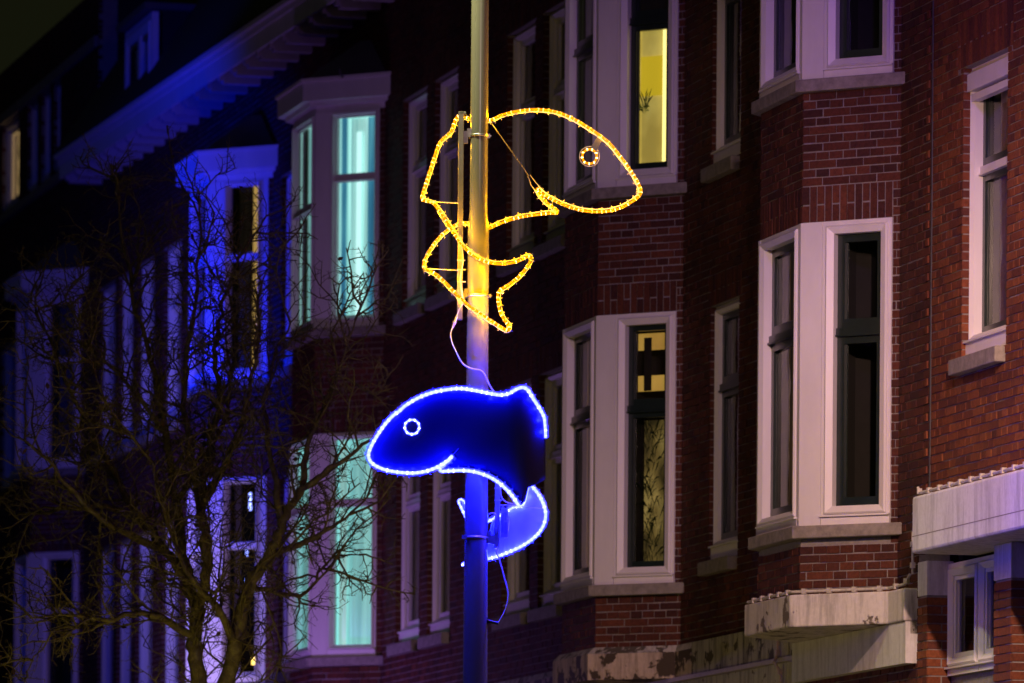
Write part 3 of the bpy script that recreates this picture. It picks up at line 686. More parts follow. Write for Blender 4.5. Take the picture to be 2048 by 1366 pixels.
# --- the house nearest on the right: plain wall, concrete beam and piers
s1_ = sx(1862); s1e = -34.5
h1 = root_at(s1_, 'brick_house', 'bright red brick house with a deep white concrete beam over its ground floor', 'house')
h1['group'] = 'brick terraced houses along the street'; h1['s_start'] = s1_
b1_ = []; sl = MB(); Wd = s1e - s1_
wx0, wx1 = sx(1922) - s1_, sx(2012) - s1_
zt0, zt1 = ZZ(1941, 712), ZZ(1945, 128)
zb1, zb0 = ZZ(1830, 992, .30), ZZ(1830, 1106, .30)
lin = (wx0 - .12, wx1 + .10, zt1 + .004, zt1 + .30)
wallpart(WALL(), 0, Wd, zb0 + .1, 11.86, [(wx0, wx1, zt0, zt1)], b1_, sl, [lin], seed=77)
wall_window(h1, wx0, wx1, zt0, zt1, ZZ(1945, 335), b1_, proud=-.065, deep=-.175, sash='green', curtains=[cur(.16, .42, 'curtain_grey', .06, .014), cur(.5, 1, 'curtain_brown', .12, .012)], label='tall window with a white transom and grey curtains')
# roller box under the lintel
add_obj('roller_box', MB().box(WALL(), wx0 + .03, wx1 - .01, -.12, -.02, zt1 - .17, zt1 - .05).box(WALL(), wx0 + .05, wx1 - .01, -.10, -.045, zt1 - .24, zt1 - .19), 'white', h1)
# concrete beam
m = MB().box(WALL(), sx(1826, .3) - s1_, Wd, -.2, .30, zb0, zb1); me = m.mesh('concrete_beam', M['render_white'])
o = link('concrete_beam', me, h1); bv = o.modifiers.new('soft_edge', 'BEVEL'); bv.width = .02; bv.segments = 2
# thin crack line in the beam
add_obj('beam_joint', MB().box(WALL(), sx(1826, .3) - s1_ + .01, Wd - 1, .298, .3012, zb0 + .115, zb0 + .122), 'mortar', h1)
# piers
pw = MB(); pz = ZZ(1845, 1192, 0.)
def pier(x0, x1, seed):
    pb = []; slab(sl, (x0, 0, 0), 0, x1 - x0, 1., pz, [], w0=-.30)
    pb += reveal((x0, 0, 0), x1 - x0, 1., pz - .01, seed=seed)
    pb += reveal((x1, 0, math.pi / 2), .19, 1., pz - .01, seed=seed + 1)
    slab(sl, (x1, 0, math.pi / 2), 0, .25, 1., pz, [], w0=-.1)
    add_obj('painted_pier_top', MB().box((x0, 0, 0), -.003, x1 - x0 + .004, -.19, .006, pz, zb0 - .002), 'render_white', h1)
    return pb
px0, px1 = sx(1841) - s1_, sx(1859) - s1_
b1_ += pier(px0, px1, 5)
qx0, qx1 = sx(1993) - s1_, sx(2027) - s1_
b1_ += pier(qx0, qx1, 9)
b1_ += pier(qx1 + 1.1, qx1 + 1.6, 12)

# casement pair between the piers
zc1, zc0 = zb0 - .004, ZZ(1905, 1352, -.17)
xm = sx(1968, -.17) - s1_
f17 = (0., .17, 0.)
window(h1, f17, px1 + .01, xm, zc0, zc1 - .02, fw=.055, proud=.02, deep=-.04, border=.035, sash='white', sashw=.03, sub=.05, curtains=[cur(.5, 1, 'curtain_brown', .1)], label='white casement under the concrete beam')
window(h1, f17, xm + .004, qx0 - .01, zc0, zc1 - .02, fw=.05, proud=.02, deep=-.04, border=.03, sash='white', sashw=.03, sub=.05)
window(h1, f17, qx1 + .02, qx1 + 1.05, zc0, zc1 - .02, fw=.05, proud=.02, deep=-.04, border=.03, sash='white', sashw=.03, sub=.05)
slab(sl, f17, px1, Wd, 1., zc0 - .004, [], w0=-.2)
wl = add_obj('wall', sl, 'mortar', h1)
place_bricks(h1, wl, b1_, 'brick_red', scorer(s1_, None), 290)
eaves(h1, 0, Wd)
# toothed expansion joint between the two houses
jm = MB(); r = random.Random(4)
for k in range(int(5.3 / CH), int(9.4 / CH)):
    if k % 2 == 0: jm.box(WALL(), -.095, -.045, .004, .016, k * CH, k * CH + CH - JT)
add_obj('joint_teeth', jm, 'brick_red', h1, kind='stuff')
add_obj('expansion_joint', MB().box(WALL(), -.012, .010, .0, .006, 5.2, 11.8), 'lead', h1)

# --- concrete slab under bay A1, bands, fascia
s2 = sx(1400)
zc1, zc0 = ZZ(1591, 1187, PB + .09), ZZ(1591, 1252, PB + .09)
c = A1 - s2
xr = sx(1838) - s2 + .0; ov = .09
xwr = c + PB + .06
m = MB()
pl = [(xr, .1), (xr, -.10), (xwr + .04, -.10), (c + .04, -PB - ov), (c - 1.05 - .04, -PB - ov), (c - 1.05 - PB - .05, -.10), (c - 1.05 - PB - .05, .1)]
n = len(pl); m.poly([(x, y, zc0) for x, y in pl] + [(x, y, zc1) for x, y in pl], [tuple(range(n - 1, -1, -1)), tuple(range(n, 2 * n))] + [(i, (i + 1) % n, n + (i + 1) % n, n + i) for i in range(n)])
me = m.mesh('concrete_slab', M['concrete_pink']); fixn(me); o = link('concrete_slab', me, h2)
bv = o.modifiers.new('chipped_edge', 'BEVEL'); bv.width = .012; bv.segments = 2
# conduit on the slab's top edge, with clips
def conduit(house_, pts, r=.011, clips=6, mat='conduit'):
    pts = [Vector(p) for p in pts]; o = add_obj('conduit', tube(pts, r, 8), mat, house_)
    tot = sum((b - a).length for a, b in zip(pts, pts[1:])); acc = 0; nxt = .06; base = None
    for a, b in zip(pts, pts[1:]):
        L = (b - a).length
        while nxt < acc + L:
            p = a.lerp(b, (nxt - acc) / L)
            if base is None:
                base = MB().box((0, 0, 0), -.016, .016, -.016, .016, -.018, .020).mesh('conduit_clip', M[mat])
            cc = link('conduit_clip', base, house_); cc.location = p; cc.rotation_euler = (0, 0, math.atan2((b - a).y, (b - a).x)); nxt += tot / clips
        acc += L
conduit(h2, [(xr - .01, -.05, zc1 + .10), (xr - .05, -.075, zc1 + .03), (xwr + .02, -.09, zc1 + .022), (c + .03, -PB - .065, zc1 + .022), (c - .5, -PB - .068, zc1 + .024), (c - 1.08, -PB - .065, zc1 + .02)], clips=11)
conduit(h2, [(xr + .012, -.04, zc1 + .10), (xr + .012, -.04, zc1 + .40)], r=.009, clips=2)
conduit(h1, [(sx(1830, .3) - s1_, -.27, zb1 + .06), (sx(1832, .3) - s1_ + .05, -.28, zb1 + .018), (sx(1880, .3) - s1_, -.275, zb1 + .020), (Wd - .5, -.275, zb1 + .03)], clips=22)
# grimy band along the wall and round bay A2
s3 = sx(955); c3 = A2 - s3
zg1, zg0 = ZZ(1190, 1296, PB + .08), ZZ(1190, 1357, PB + .08)
m = MB(); pl = [(sx(1400) - s3, .1), (sx(1400) - s3, -.05), (c3 + PB + .03, -.05), (c3 + .03, -PB - .07), (c3 - 1.05 - .03, -PB - .07), (c3 - 1.05 - PB - .04, -.05), (0, -.05), (0, .1)]
n = len(pl); zz1 = zg1 - .035
m.poly([(x, y, zg0) for x, y in pl] + [(x, y, zz1) for x, y in pl], [tuple(range(n - 1, -1, -1)), tuple(range(n, 2 * n))] + [(i, (i + 1) % n, n + (i + 1) % n, n + i) for i in range(n)])
me = m.mesh('concrete_band', M['concrete_bad']); fixn(me); link('concrete_band', me, h3)
m = MB(); q2 = [(x, y * .55 if y < -.2 else y) for x, y in pl]
pk = [(sx(1400) - s3, .1), (sx(1400) - s3, -.03), (c3 + PB + .01, -.03), (c3 + .01, -PB - .015), (c3 - 1.05 - .01, -PB - .015), (c3 - 1.05 - PB - .02, -.03), (0, -.03), (0, .1)]
m.poly([(x, y, zz1 + .001) for x, y in pl] + [(x, y, zg1 + .02) for x, y in pk], [tuple(range(n - 1, -1, -1)), tuple(range(n, 2 * n))] + [(i, (i + 1) % n, n + (i + 1) % n, n + i) for i in range(n)])
me = m.mesh('band_weathering', M['concrete_grim']); fixn(me); link('band_weathering', me, h3)
add_obj('concrete_band', MB().box(WALL(), .0, c - 1.05 - PB - .06, -.05, .05, zg0, zz1 + .05), 'concrete_grim', h2)
add_obj('concrete_band', MB().box(WALL(), c - 1.05 - PB - .05, xr, -.05, .05, zg0, zc0 - .004), 'concrete_grim', h2)
add_obj('drip_ledge', MB().box(WALL(), .0, sx(1610) - s2, -.05, .085, zg0 - .035, zg0 - .002), 'soffit', h2)
add_obj('drip_ledge', MB().box(WALL(), .0, s2 - s3, -.05, .085, zg0 - .035, zg0 - .002), 'soffit', h3)
xf = sx(1610) - s2
add_obj('shop_fascia', MB().box(WALL(), 0, xf, -.05, .03, zg0 - .9, zg0 - .037), 'render_stain', h2)
zf0 = ZZ(1838, 1322, .07)
add_obj('shop_fascia', MB().box(WALL(), xf + .001, xr, -.05, .085, zf0, zc0 - .003), 'render_white', h2)
add_obj('shop_fascia', MB().box(WALL(), 0, s2 - s3, -.05, .03, zg0 - .9, zg0 - .037), 'render_stain', h3)
window(h2, WALL(), sx(1700) - s2, sx(1826) - s2, zf0 - 1.6, zf0 - .02, fw=.05, proud=-.05, deep=-.12, sash='white', sashw=.04)
# cable pipe on the shop fascia
xp = sx(1579) - s2
conduit(h2, [(xp, -.075, zg1 + .02), (xp, -.075, zg0 + .02), (xp + .02, -.11, zg0 - .03), (xp + .02, -.055, zg0 - .12), (xp + .02, -.055, zg0 - .9)], r=.012, clips=7, mat='purple_pipe')
# hanging oak leaf sprig and a plant in the windows of bay A2
fR3 = (A2 - s3, -PB, math.pi / 4)
for o in h3.children:
    if o.name.startswith('window') and len(o.children):
        pass
pl_ = plant(h3, fR3, .385, -.22, 5.25, 1.45, 230, 3, 'leaf_dark', .07); pl_.name = 'potted_foliage'
lf = plant(h3, fR3, .33, -.17, 8.98, .08, 26, 5, 'leaf', .01); lf.name = 'leaf_sprig'
# hook on the cornice of bay A3
s4 = sx(556); fR4 = (A3 - s4, -PB, math.pi / 4)
hk = tube([Vector((0, 0, 0)), Vector((0, -.05, .02)), Vector((0, -.06, .07))], .012, 6)
ho = add_obj('cornice_hook', hk, 'lead', h4); ho.location = (A3 - s4 + .30 + .14, -PB + .30 - .14, 10.80); ho.rotation_euler = (0, 0, math.pi / 4)
# ------------------------------------------------------------------ lamp post
POLE_D = 40.0
pxw = W(955, 700, POLE_D).x
lp = thing('lamp_post', (pxw, POLE_D, 0), 'tall pale grey steel lamp post carrying two glowing fish ornaments', 'lamp post')
def lathe(prof, n=40):
    vs = []; fs = []
    for r_, z_ in prof:
        for k in range(n):
            a = 2 * math.pi * k / n; vs.append((r_ * math.cos(a), r_ * math.sin(a), z_))
    for i in range(len(prof) - 1):
        for k in range(n): fs.append((i * n + k, i * n + (k + 1) % n, (i + 1) * n + (k + 1) % n, (i + 1) * n + k))
    fs.append(tuple(range(n - 1, -1, -1))); fs.append(tuple((len(prof) - 1) * n + k for k in range(n)))
    me = bpy.data.meshes.new('lathe'); me.from_pydata(vs, [], fs); me.update()
    for p_ in me.polygons: p_.use_smooth = len(p_.vertices) == 4
    return me
zs = W(955, 455, POLE_D).z
me = lathe([(.100, .13), (.100, 1.6), (.086, 1.9), (.0825, 3.8), (.0755, 5.4), (.0705, zs - .02), (.0685, zs), (.0600, zs + .10), (.0595, zs + .13), (.0580, 8.4), (.050, 10.6)]); me.materials.append(M['pole'])
shaft = link('shaft', me, lp)
me = lathe([(.062, 10.6), (.062, 10.66)], 24); me.materials.append(M['pole']); link('top_cap', me, lp)
def band(z, r_, parent, loc):
    m = tube([Vector((math.cos(a) * r_, math.sin(a) * r_, 0)) for a in [2 * math.pi * i / 36 for i in range(36)]], .0035, 6, closed=True)
    for v in range(len(m.v)):
        x, y, zz = m.v[v]; m.v[v] = (x, y, zz * 2.6)
    o = add_obj('clamp_band', m, 'steel', parent); o.location = loc; return o

# ------------------------------------------------------------------ light ornaments
def led(name, c, s):
    m = bpy.data.materials.new(name); m.use_nodes = True; n = m.node_tree.nodes; l = m.node_tree.links; n.clear()
    e = n.new('ShaderNodeEmission'); e.inputs[0].default_value = (*c, 1); e.inputs[1].default_value = s
    o = n.new('ShaderNodeOutputMaterial'); l.new(e.outputs[0], o.inputs[0]); M[name] = m
led('amber_led', (1, .62, .26), 24); led('amber_sleeve', (1, .28, .0), 2.0)
led('blue_led', (.05, .06, 1), 200); led('blue_sleeve', (.03, .035, 1), 26)

def ptsW(lst, off, d=None):
    return [W(p[0], p[1], (p[2] if len(p) > 2 else 0) + (d or 40)) - off for p in lst]
def rope(parent, pts, mat, bmat, r_=.0075, step=.031, inset=.017, side=1, sub=5, frame=True, closed=False, beads=True, name='light_rope', light=None):
    sp = spline(pts, sub, closed)
    add_obj(name, tube(sp, r_, 8, closed=closed), mat, parent)
    # led beads along the rope
    if beads:
        mb = MB(); acc = 0; nxt = step / 2
        ring = sp + ([sp[0]] if closed else [])
        for a, b in zip(ring, ring[1:]):
            L = (b - a).length
            while L > 0 and nxt < acc + L:
                p = a.lerp(b, (nxt - acc) / L); t = (b - a).normalized(); rr = r_ * random.uniform(1.05, 1.3)
                hl = step * random.uniform(.24, .33)
                s1 = t.cross(Vector((0, 1, 0))).normalized(); s2 = s1.cross(t)
                vs = [p - t * hl] + [p + s1 * rr, p + s2 * rr, p - s1 * rr, p - s2 * rr] + [p + t * hl]
                mb.poly(vs, [(0, 2, 1), (0, 3, 2), (0, 4, 3), (0, 1, 4), (5, 1, 2), (5, 2, 3), (5, 3, 4), (5, 4, 1)]); nxt += step
            acc += L
        add_obj('led_beads', mb, bmat, parent, kind='stuff')
    if frame:
        fm = MB(); N = len(sp); vs = []; fs = []
        ip = []
        for i, p in enumerate(sp):
            t = (sp[min(i + 1, N - 1)] - sp[max(i - 1, 0)]).normalized(); nrm = Vector((t.z, 0, -t.x)) * side; ip.append(p + nrm * inset)
        for i, p in enumerate(ip):
            t = (ip[min(i + 1, N - 1)] - ip[max(i - 1, 0)]); t = t.normalized() if t.length > 1e-6 else Vector((1, 0, 0)); nrm = Vector((t.z, 0, -t.x))
            for a, b in ((-.0022, -.010), (.0022, -.010), (.0022, .010), (-.0022, .010)): vs.append(p + nrm * a + Vector((0, b, 0)))
        for i in range(N - 1):
            for k in range(4): fs.append((i * 4 + k, i * 4 + (k + 1) % 4, i * 4 + 4 + (k + 1) % 4, i * 4 + 4 + k))
        fm.poly(vs, fs); add_obj('outline_frame', fm, 'alu', parent)
        tm = MB(); acc = 0
        for i in range(1, N - 1, 4):       # cable ties
            p = sp[i]; q = ip[i]; d = (q - p).normalized(); t = (sp[i + 1] - sp[i - 1]).normalized()
            a = p - d * (r_ + .003); b = q + d * .012
            tube([a, b], .0016, 4, mb=tm); tube([b - Vector((0, .004, 0)), b + Vector((0, .004, 0))], .003, 4, mb=tm)
        add_obj('cable_ties', tm, 'cable', parent, kind='stuff')
    if light:                                   # the light the rope gives off, from points strung along it
        tot = sum((b - a).length for a, b in zip(sp, sp[1:])); acc = 0; nxt = .04
        for a, b in zip(sp, sp[1:]):
            L = (b - a).length
            while nxt < acc + L:
                ld = light_data[light]; o = bpy.data.objects.new(light, ld); col.objects.link(o); o.parent = parent
                o.location = a.lerp(b, (nxt - acc) / L) - Vector((0, .024, 0)); nxt += .085
            acc += L
    return sp
light_data = {}
for nm_, c_, w_ in (('amber_rope_glow', (1, .42, .001), 1.7), ('blue_rope_glow', (.002, .003, 1), 7.5)):
    l_ = bpy.data.lights.new(nm_, 'POINT'); l_.energy = w_; l_.color = c_; l_.shadow_soft_size = .012; light_data[nm_] = l_
g0 = Vector((pxw, POLE_D, W(955, 430, 40).z))
gold = thing('fish_ornament', g0, 'amber rope light fish facing right, on the upper part of the lamp post', 'light ornament', 'rope light fish on the lamp post')
B = .17; Fr = -.125
body_up = [(984, 240, B), (1000, 231, B), (1030, 223, B), (1062, 219, B), (1092, 220, B), (1120, 226, B), (1148, 238, B), (1172, 252, B), (1196, 268, B), (1218, 285, B), (1238, 309, B), (1256, 333, B), (1272, 358, B), (1281, 376, B), (1282, 386, B), (1276, 395, B), (1262, 405, B), (1244, 415, B), (1220, 422, B), (1194, 424, B), (1168, 422, B), (1144, 416, B), (1120, 407, B), (1098, 396, B), (1083, 386, B), (1073, 376, B)]
back = [(984, 240, B), (965, 240, B), (945, 237, B), (932, 235, B), (918, 232, B - .01), (911, 238, B - .01), (906, 252, B - .02), (901, 264, B - .02), (890, 274, B - .02), (879, 285, B - .03), (871, 306, B - .04), (862, 334, B - .06), (853, 362, B - .08), (846, 384, B - .1), (843, 396, B - .12), (850, 402, B - .13), (864, 405, B - .15), (874, 416, B - .17), (886, 432, B - .2), (901, 456, B - .24), (914, 477, B - .26), (927, 494, Fr), (942, 508, Fr), (962, 520, Fr), (985, 527, Fr), (1010, 528, Fr), (1035, 523, Fr), (1052, 515, Fr), (1059, 513, Fr), (1061, 520, Fr), (1052, 536, Fr), (1036, 554, Fr), (1016, 570, Fr), (1001, 579, Fr), (996, 587, Fr), (996, 604, Fr), (1000, 624, Fr), (1009, 641, Fr), (1018, 653, Fr), (1015, 660, Fr), (1004, 655, Fr), (985, 643, Fr), (962, 628, Fr), (938, 611, Fr), (914, 589, Fr), (892, 566, Fr), (872, 548, Fr), (856, 540, Fr), (847, 536, Fr)]
belly = [(1074, 379, B), (1082, 392, B), (1094, 405, B), (1107, 415, B), (1115, 421, B), (1113, 427, B), (1098, 427, B), (1072, 430, B), (1044, 434, B), (1014, 442, B), (994, 450, B), (979, 457, B), (958, 466, B), (945, 474, B - .02)]
fin = [(948, 447, B), (930, 445, B), (912, 449, B - .04), (892, 462, B - .08), (872, 482, B - .14), (856, 506, B - .2), (848, 524, B - .26), (847, 536, Fr)]
rope(gold, ptsW(body_up, g0), light='amber_rope_glow', mat='amber_sleeve', bmat='amber_led', side=1)
rope(gold, ptsW(back, g0), light='amber_rope_glow', mat='amber_sleeve', bmat='amber_led', side=-1)
rope(gold, ptsW(belly, g0), light='amber_rope_glow', mat='amber_sleeve', bmat='amber_led', side=1)
rope(gold, ptsW(fin, g0), light='amber_rope_glow', mat='amber_sleeve', bmat='amber_led', side=-1)
# gold eye
def circ(cx, cy, r_, d, n=18): return [(cx + r_ * math.cos(2 * math.pi * i / n), cy + r_ * math.sin(2 * math.pi * i / n), d) for i in range(n)]
def eye(parent, g, cx, cy, r_, d, mat, bmat, ring=True):
    e = add_obj('eye', tube(ptsW(circ(cx, cy, r_, d), g), .0065, 8, closed=True), mat, parent)
    mb = MB()
    for i in range(9):
        a = 2 * math.pi * (i + .3) / 9; p = W(cx + r_ * math.cos(a), cy + r_ * math.sin(a), 40 + d) - g
        mb.poly([p + Vector(q) * .009 for q in ((1, 0, 0), (-1, 0, 0), (0, 1, 0), (0, -1, 0), (0, 0, 1), (0, 0, -1))], [(0, 2, 4), (2, 1, 4), (1, 3, 4), (3, 0, 4), (2, 0, 5), (1, 2, 5), (3, 1, 5), (0, 3, 5)])
    add_obj('eye_leds', mb, bmat, parent, kind='stuff')
    if ring: add_obj('eye_ring', tube(ptsW(circ(cx, cy, r_ + 5.5, d, 28), g), .0022, 6, closed=True), 'alu', parent)
eye(gold, g0, 1179, 313, 14.5, B, 'amber_sleeve', 'amber_led')
a, b = [W(x, y, 40 + B) - g0 for x, y in ((1200, 276), (1187, 299))]
m = MB(); d = (b - a).normalized(); s_ = Vector((d.z, 0, -d.x)) * .021; k = Vector((0, .008, 0))
m.poly([a - s_ - k, a + s_ - k, b + s_ - k, b - s_ - k, a - s_ + k, a + s_ + k, b + s_ + k, b - s_ + k], [(0, 1, 2, 3), (7, 6, 5, 4), (0, 4, 5, 1), (1, 5, 6, 2), (2, 6, 7, 3), (3, 7, 4, 0)])
add_obj('eye_bracket', m, 'black', gold)
# carrying bar, braces, rod
def bar(parent, g, x0, y0, x1, y1, w_, d, name='carrying_bar', mat='alu', dep=.02):
    a = W((x0 + x1) / 2, y0, 40 + d) - g; b = W((x0 + x1) / 2, y1, 40 + d) - g; h_ = w_ / 2
    m = MB(); m.poly([(a.x - h_, a.y - dep, b.z), (a.x + h_, a.y - dep, b.z), (a.x + h_, a.y + dep, b.z), (a.x - h_, a.y + dep, b.z), (a.x - h_, a.y - dep, a.z), (a.x + h_, a.y - dep, a.z), (a.x + h_, a.y + dep, a.z), (a.x - h_, a.y + dep, a.z)],
                     [(3, 2, 1, 0), (4, 5, 6, 7), (0, 1, 5, 4), (1, 2, 6, 5), (2, 3, 7, 6), (3, 0, 4, 7)])
    o = add_obj(name, m, mat, parent); bv = o.modifiers.new('edge', 'BEVEL'); bv.width = min(.003, w_ * .2); bv.segments = 2; return o
bar(gold, g0, 922, 224, 923, 640, .036, -.02)
bar(gold, g0, 925, 224, 926, 229, .045, -.02, 'bar_cap')
for pa in (((858, 403, 0), (918, 406, 0)), ((848, 537, Fr), (918, 541, -.02))):
    add_obj('brace', tube(ptsW(pa, g0), .0042, 8), 'alu', gold)
add_obj('brace', tube(ptsW(((984, 248, B), (1058, 352, B)), g0), .0030, 8), 'steel', gold)
add_obj('brace', tube(ptsW(((1056, 352, B), (1062, 370, B), (1078, 392, B), (1104, 416, B)), g0), .0035, 8), 'alu', gold)
add_obj('brace', tube(ptsW(((1060, 350, B), (1072, 366, B), (1084, 378, B)), g0), .0035, 8), 'alu', gold)
add_obj('brace', tube(ptsW(((874, 422, -.02), (898, 462, -.1)), g0), .0035, 8), 'alu', gold)
for yy, rr in ((272, .0595), (592, .0725)):
    zc = W(955, yy, 40).z - g0.z
    band(0, rr + .004, gold, (0, 0, zc))
    m = MB().box((0, 0, 0), -rr - .055, -rr - .015, -.02, .02, zc - .05, zc + .03).box((0, 0, 0), -rr - .02, -rr + .012, -.03, .03, zc - .012, zc + .045).box((0, 0, 0), -rr - .075, -rr - .05, -.012, .012, zc + .015, zc + .04)
    add_obj('clamp_bracket', m, 'steel', gold)
    add_obj('band_bolt', MB().box((0, 0, 0), rr - .006, rr + .014, .0, .02, zc - .014, zc + .012).box((0, 0, 0), rr, rr + .022, .006, .014, zc - .005, zc + .004), 'steel', gold)
def cable(parent, g, pts, r_=.0042, name='cable', mat='cable'):
    return add_obj(name, tube(spline(ptsW(pts, g), 6), r_, 8), mat, parent)
cable(gold, g0, [(921, 470, -.05), (926, 520, -.055), (921, 560, -.055), (926, 600, -.05), (918, 620, -.05), (912, 636, -.05)], .004)
pg = ptsW([(914, 632, -.05), (905, 656, -.05)], g0)
add_obj('plug', tube([pg[0], pg[0].lerp(pg[1], .45), pg[0].lerp(pg[1], .46), pg[0].lerp(pg[1], .6), pg[0].lerp(pg[1], .61), pg[1]], [.008, .008, .0125, .0125, .009, .007], 12), 'cable', gold)
cable(gold, g0, [(905, 655, -.05), (901, 668, -.06), (904, 685, -.07), (912, 703, -.08), (920, 719, -.09), (930, 731, -.1), (946, 738, -.11), (960, 740, -.115), (969, 748, -.115), (975, 762, -.11), (983, 777, -.1), (992, 787, -.1), (1002, 791, -.12)], .0046)
for y in (522, 541, 565, 602):
    add_obj('zip_tie', MB().box((0, 0, 0), W(914, y, 40).x - g0.x, W(931, y, 40).x - g0.x, .003, .045, W(900, y, 40).z - g0.z, W(900, y, 40).z - g0.z + .004), 'cable', gold)

# blue fish
g1 = Vector((pxw, POLE_D, W(955, 900, 40).z))
blue = thing('fish_ornament', g1, 'blue rope light fish facing left over a blue sheet, below the amber one', 'light ornament', 'rope light fish on the lamp post')
def fd(px):
    t = min(1, max(0, (px - 1025) / 67)); return -.16 + .16 * t * t
def td(px):
    t = min(1, max(0, (px - 1025) / 67)); return .17 - .16 * t * t
outl = [(1091, 876), (1090, 852), (1087, 832), (1076, 812), (1066, 797), (1057, 782), (1047, 775), (1034, 778), (1018, 787), (1001, 790), (980, 787), (950, 781), (920, 777), (890, 780), (862, 786), (836, 796), (811, 811), (800, 821), (783, 834), (766, 854), (751, 877), (741, 896), (737, 911), (742, 924), (756, 934), (776, 941), (802, 945), (829, 946), (854, 942), (875, 934), (890, 925), (900, 917), (904, 912)]
low = [(905, 911), (898, 920), (888, 930), (881, 938), (882, 942), (898, 942), (922, 941), (946, 943), (970, 950), (990, 960), (1008, 974), (1024, 991), (1034, 1006), (1039, 1013)]
P2 = lambda l, f: ptsW([(x, y, f(x)) for x, y in l], g1)
rope(blue, P2(outl, fd), light='blue_rope_glow', mat='blue_sleeve', bmat='blue_led', r_=.0105, side=1, step=.034)
rope(blue, P2(low, fd), light='blue_rope_glow', mat='blue_sleeve', bmat='blue_led', r_=.0105, side=-1, step=.034)
tail = [(1028, 1014), (1039, 1013), (1046, 1010), (1051, 998), (1054, 983), (1059, 970), (1067, 976), (1077, 989), (1086, 1006), (1091, 1024), (1090, 1041), (1082, 1060), (1066, 1077), (1044, 1092), (1018, 1104), (997, 1112), (975, 1118), (950, 1123), (930, 1126), (925, 1130)]
rope(blue, P2(tail, td), light='blue_rope_glow', mat='blue_sleeve', bmat='blue_led', r_=.0095, side=-1, step=.034)
lobe = [(1030, 1013), (1012, 1023), (992, 1034), (970, 1046), (950, 1050), (938, 1046), (929, 1029), (921, 1012), (917, 1003), (922, 999), (932, 1006), (942, 1018)]
rope(blue, P2(lobe, td), light='blue_rope_glow', mat='blue_sleeve', bmat='blue_led', r_=.0075, side=1, step=.034)
eye(blue, g1, 824, 854, 14.5, -.165, 'blue_sleeve', 'blue_led', ring=False)
def sheet(parent, g, poly, f, name):
    """thin curved sheet with real thickness inside an outline"""
    import bmesh
    from mathutils.geometry import tessellate_polygon
    me = bpy.data.meshes.new(name); xs = [p[0] for p in poly]; ys = [p[1] for p in poly]
    bm = bmesh.new(); vs = [bm.verts.new((x, y, 0)) for x, y in poly]; bm.faces.new(vs)
    for x in range(int(min(xs)) + 12, int(max(xs)), 14):
        bmesh.ops.bisect_plane(bm, geom=bm.verts[:] + bm.edges[:] + bm.faces[:], plane_co=(x, 0, 0), plane_no=(1, 0, 0))
    for y in range(int(min(ys)) + 12, int(max(ys)), 20):
        bmesh.ops.bisect_plane(bm, geom=bm.verts[:] + bm.edges[:] + bm.faces[:], plane_co=(0, y, 0), plane_no=(0, 1, 0))
    for v in bm.verts:
        x, y = v.co.x, v.co.y; wv = .004 * math.sin(x * .045 + y * .02)
        v.co = W(x, y, 40 + f(x) + .008 + wv) - g
    bm.to_mesh(me); bm.free(); me.materials.append(M['sheet' if name == 'body_sheet' else 'tail_sheet'])
    for p_ in me.polygons: p_.use_smooth = True
    o = link(name, me, parent); s_ = o.modifiers.new('thickness', 'SOLIDIFY'); s_.thickness = .002; return o
sheet(blue, g1, outl[:-2] + [(898, 920), (888, 930), (881, 938)] + low[4:] + [(1050, 1003), (1057, 975), (1075, 968), (1091, 958)], fd, 'body_sheet')
sheet(blue, g1, [(1039, 1013), (1050, 1000), (1058, 972)] + tail[6:-2] + [(950, 1112), (975, 1080), (985, 1040), (1010, 1026)], td, 'tail_sheet')
bar(blue, g1, 995, 830, 997, 1097, .034, .02)
band(0, .083, blue, (0, 0, W(950, 1076, 40).z - g1.z))
zc = W(950, 1076, 40).z - g1.z
add_obj('band_bolt', MB().box((0, 0, 0), -.095, -.062, .062, .085, zc - .012, zc + .014), 'steel', blue)
add_obj('clamp_bracket', MB().box((0, 0, 0), .078, .10, -.03, .02, zc - .035, zc + .045).box((0, 0, 0), .10, .128, -.02, .02, zc - .045, zc + .02).box((0, 0, 0), .118, .14, -.02, .02, zc + .03, zc + .07), 'steel', blue)
zd0, zd1 = W(1009, 1075, 40).z - g1.z, W(1009, 1017, 40).z - g1.z; xd = W(1009, 1040, 40).x - g1.x
dr = add_obj('driver_box', MB().box((0, 0, 0), xd - .024, xd + .024, .0, .03, zd0, zd1), 'driver', blue)
bv = dr.modifiers.new('edge', 'BEVEL'); bv.width = .003; bv.segments = 2
for i, (u0, u1, v0, v1) in enumerate([(-.018, -.004, .03, .16), (.0, .016, .02, .10), (.0, .013, .11, .165)]):
    mb = MB(); t_ = u0
    while t_ < u1: mb.box((0, 0, 0), xd + t_, xd + t_ + .0022, .0302, .0308, zd0 + v0, zd0 + v1); t_ += .005
    add_obj('printed_label', mb, 'print', dr)
cable(blue, g1, [(1004, 1018, -.02), (1009, 1010, -.03), (1022, 1012, -.02), (1036, 1010, .0)], .004)
cable(blue, g1, [(1009, 1076, -.01), (1016, 1062, .02), (1018, 1040, .03), (1012, 1022, .02)], .004)
cable(blue, g1, [(975, 1030, .0), (985, 1026, -.02), (993, 1032, -.02), (986, 1048, -.01), (984, 1060, 0)], .0045)
cable(blue, g1, [(1001, 965, -.01), (1002, 990, -.02), (1012, 1004, -.02), (1035, 1009, 0)], .0035)
cable(blue, g1, [(995, 1094, -.01), (993, 1106, -.02), (998, 1118, -.03), (1004, 1138, -.04), (1010, 1160, -.04), (1015, 1180, -.05), (1016, 1196, -.05), (1012, 1216, -.05), (1004, 1233, -.05), (996, 1247, -.05)], .0048)
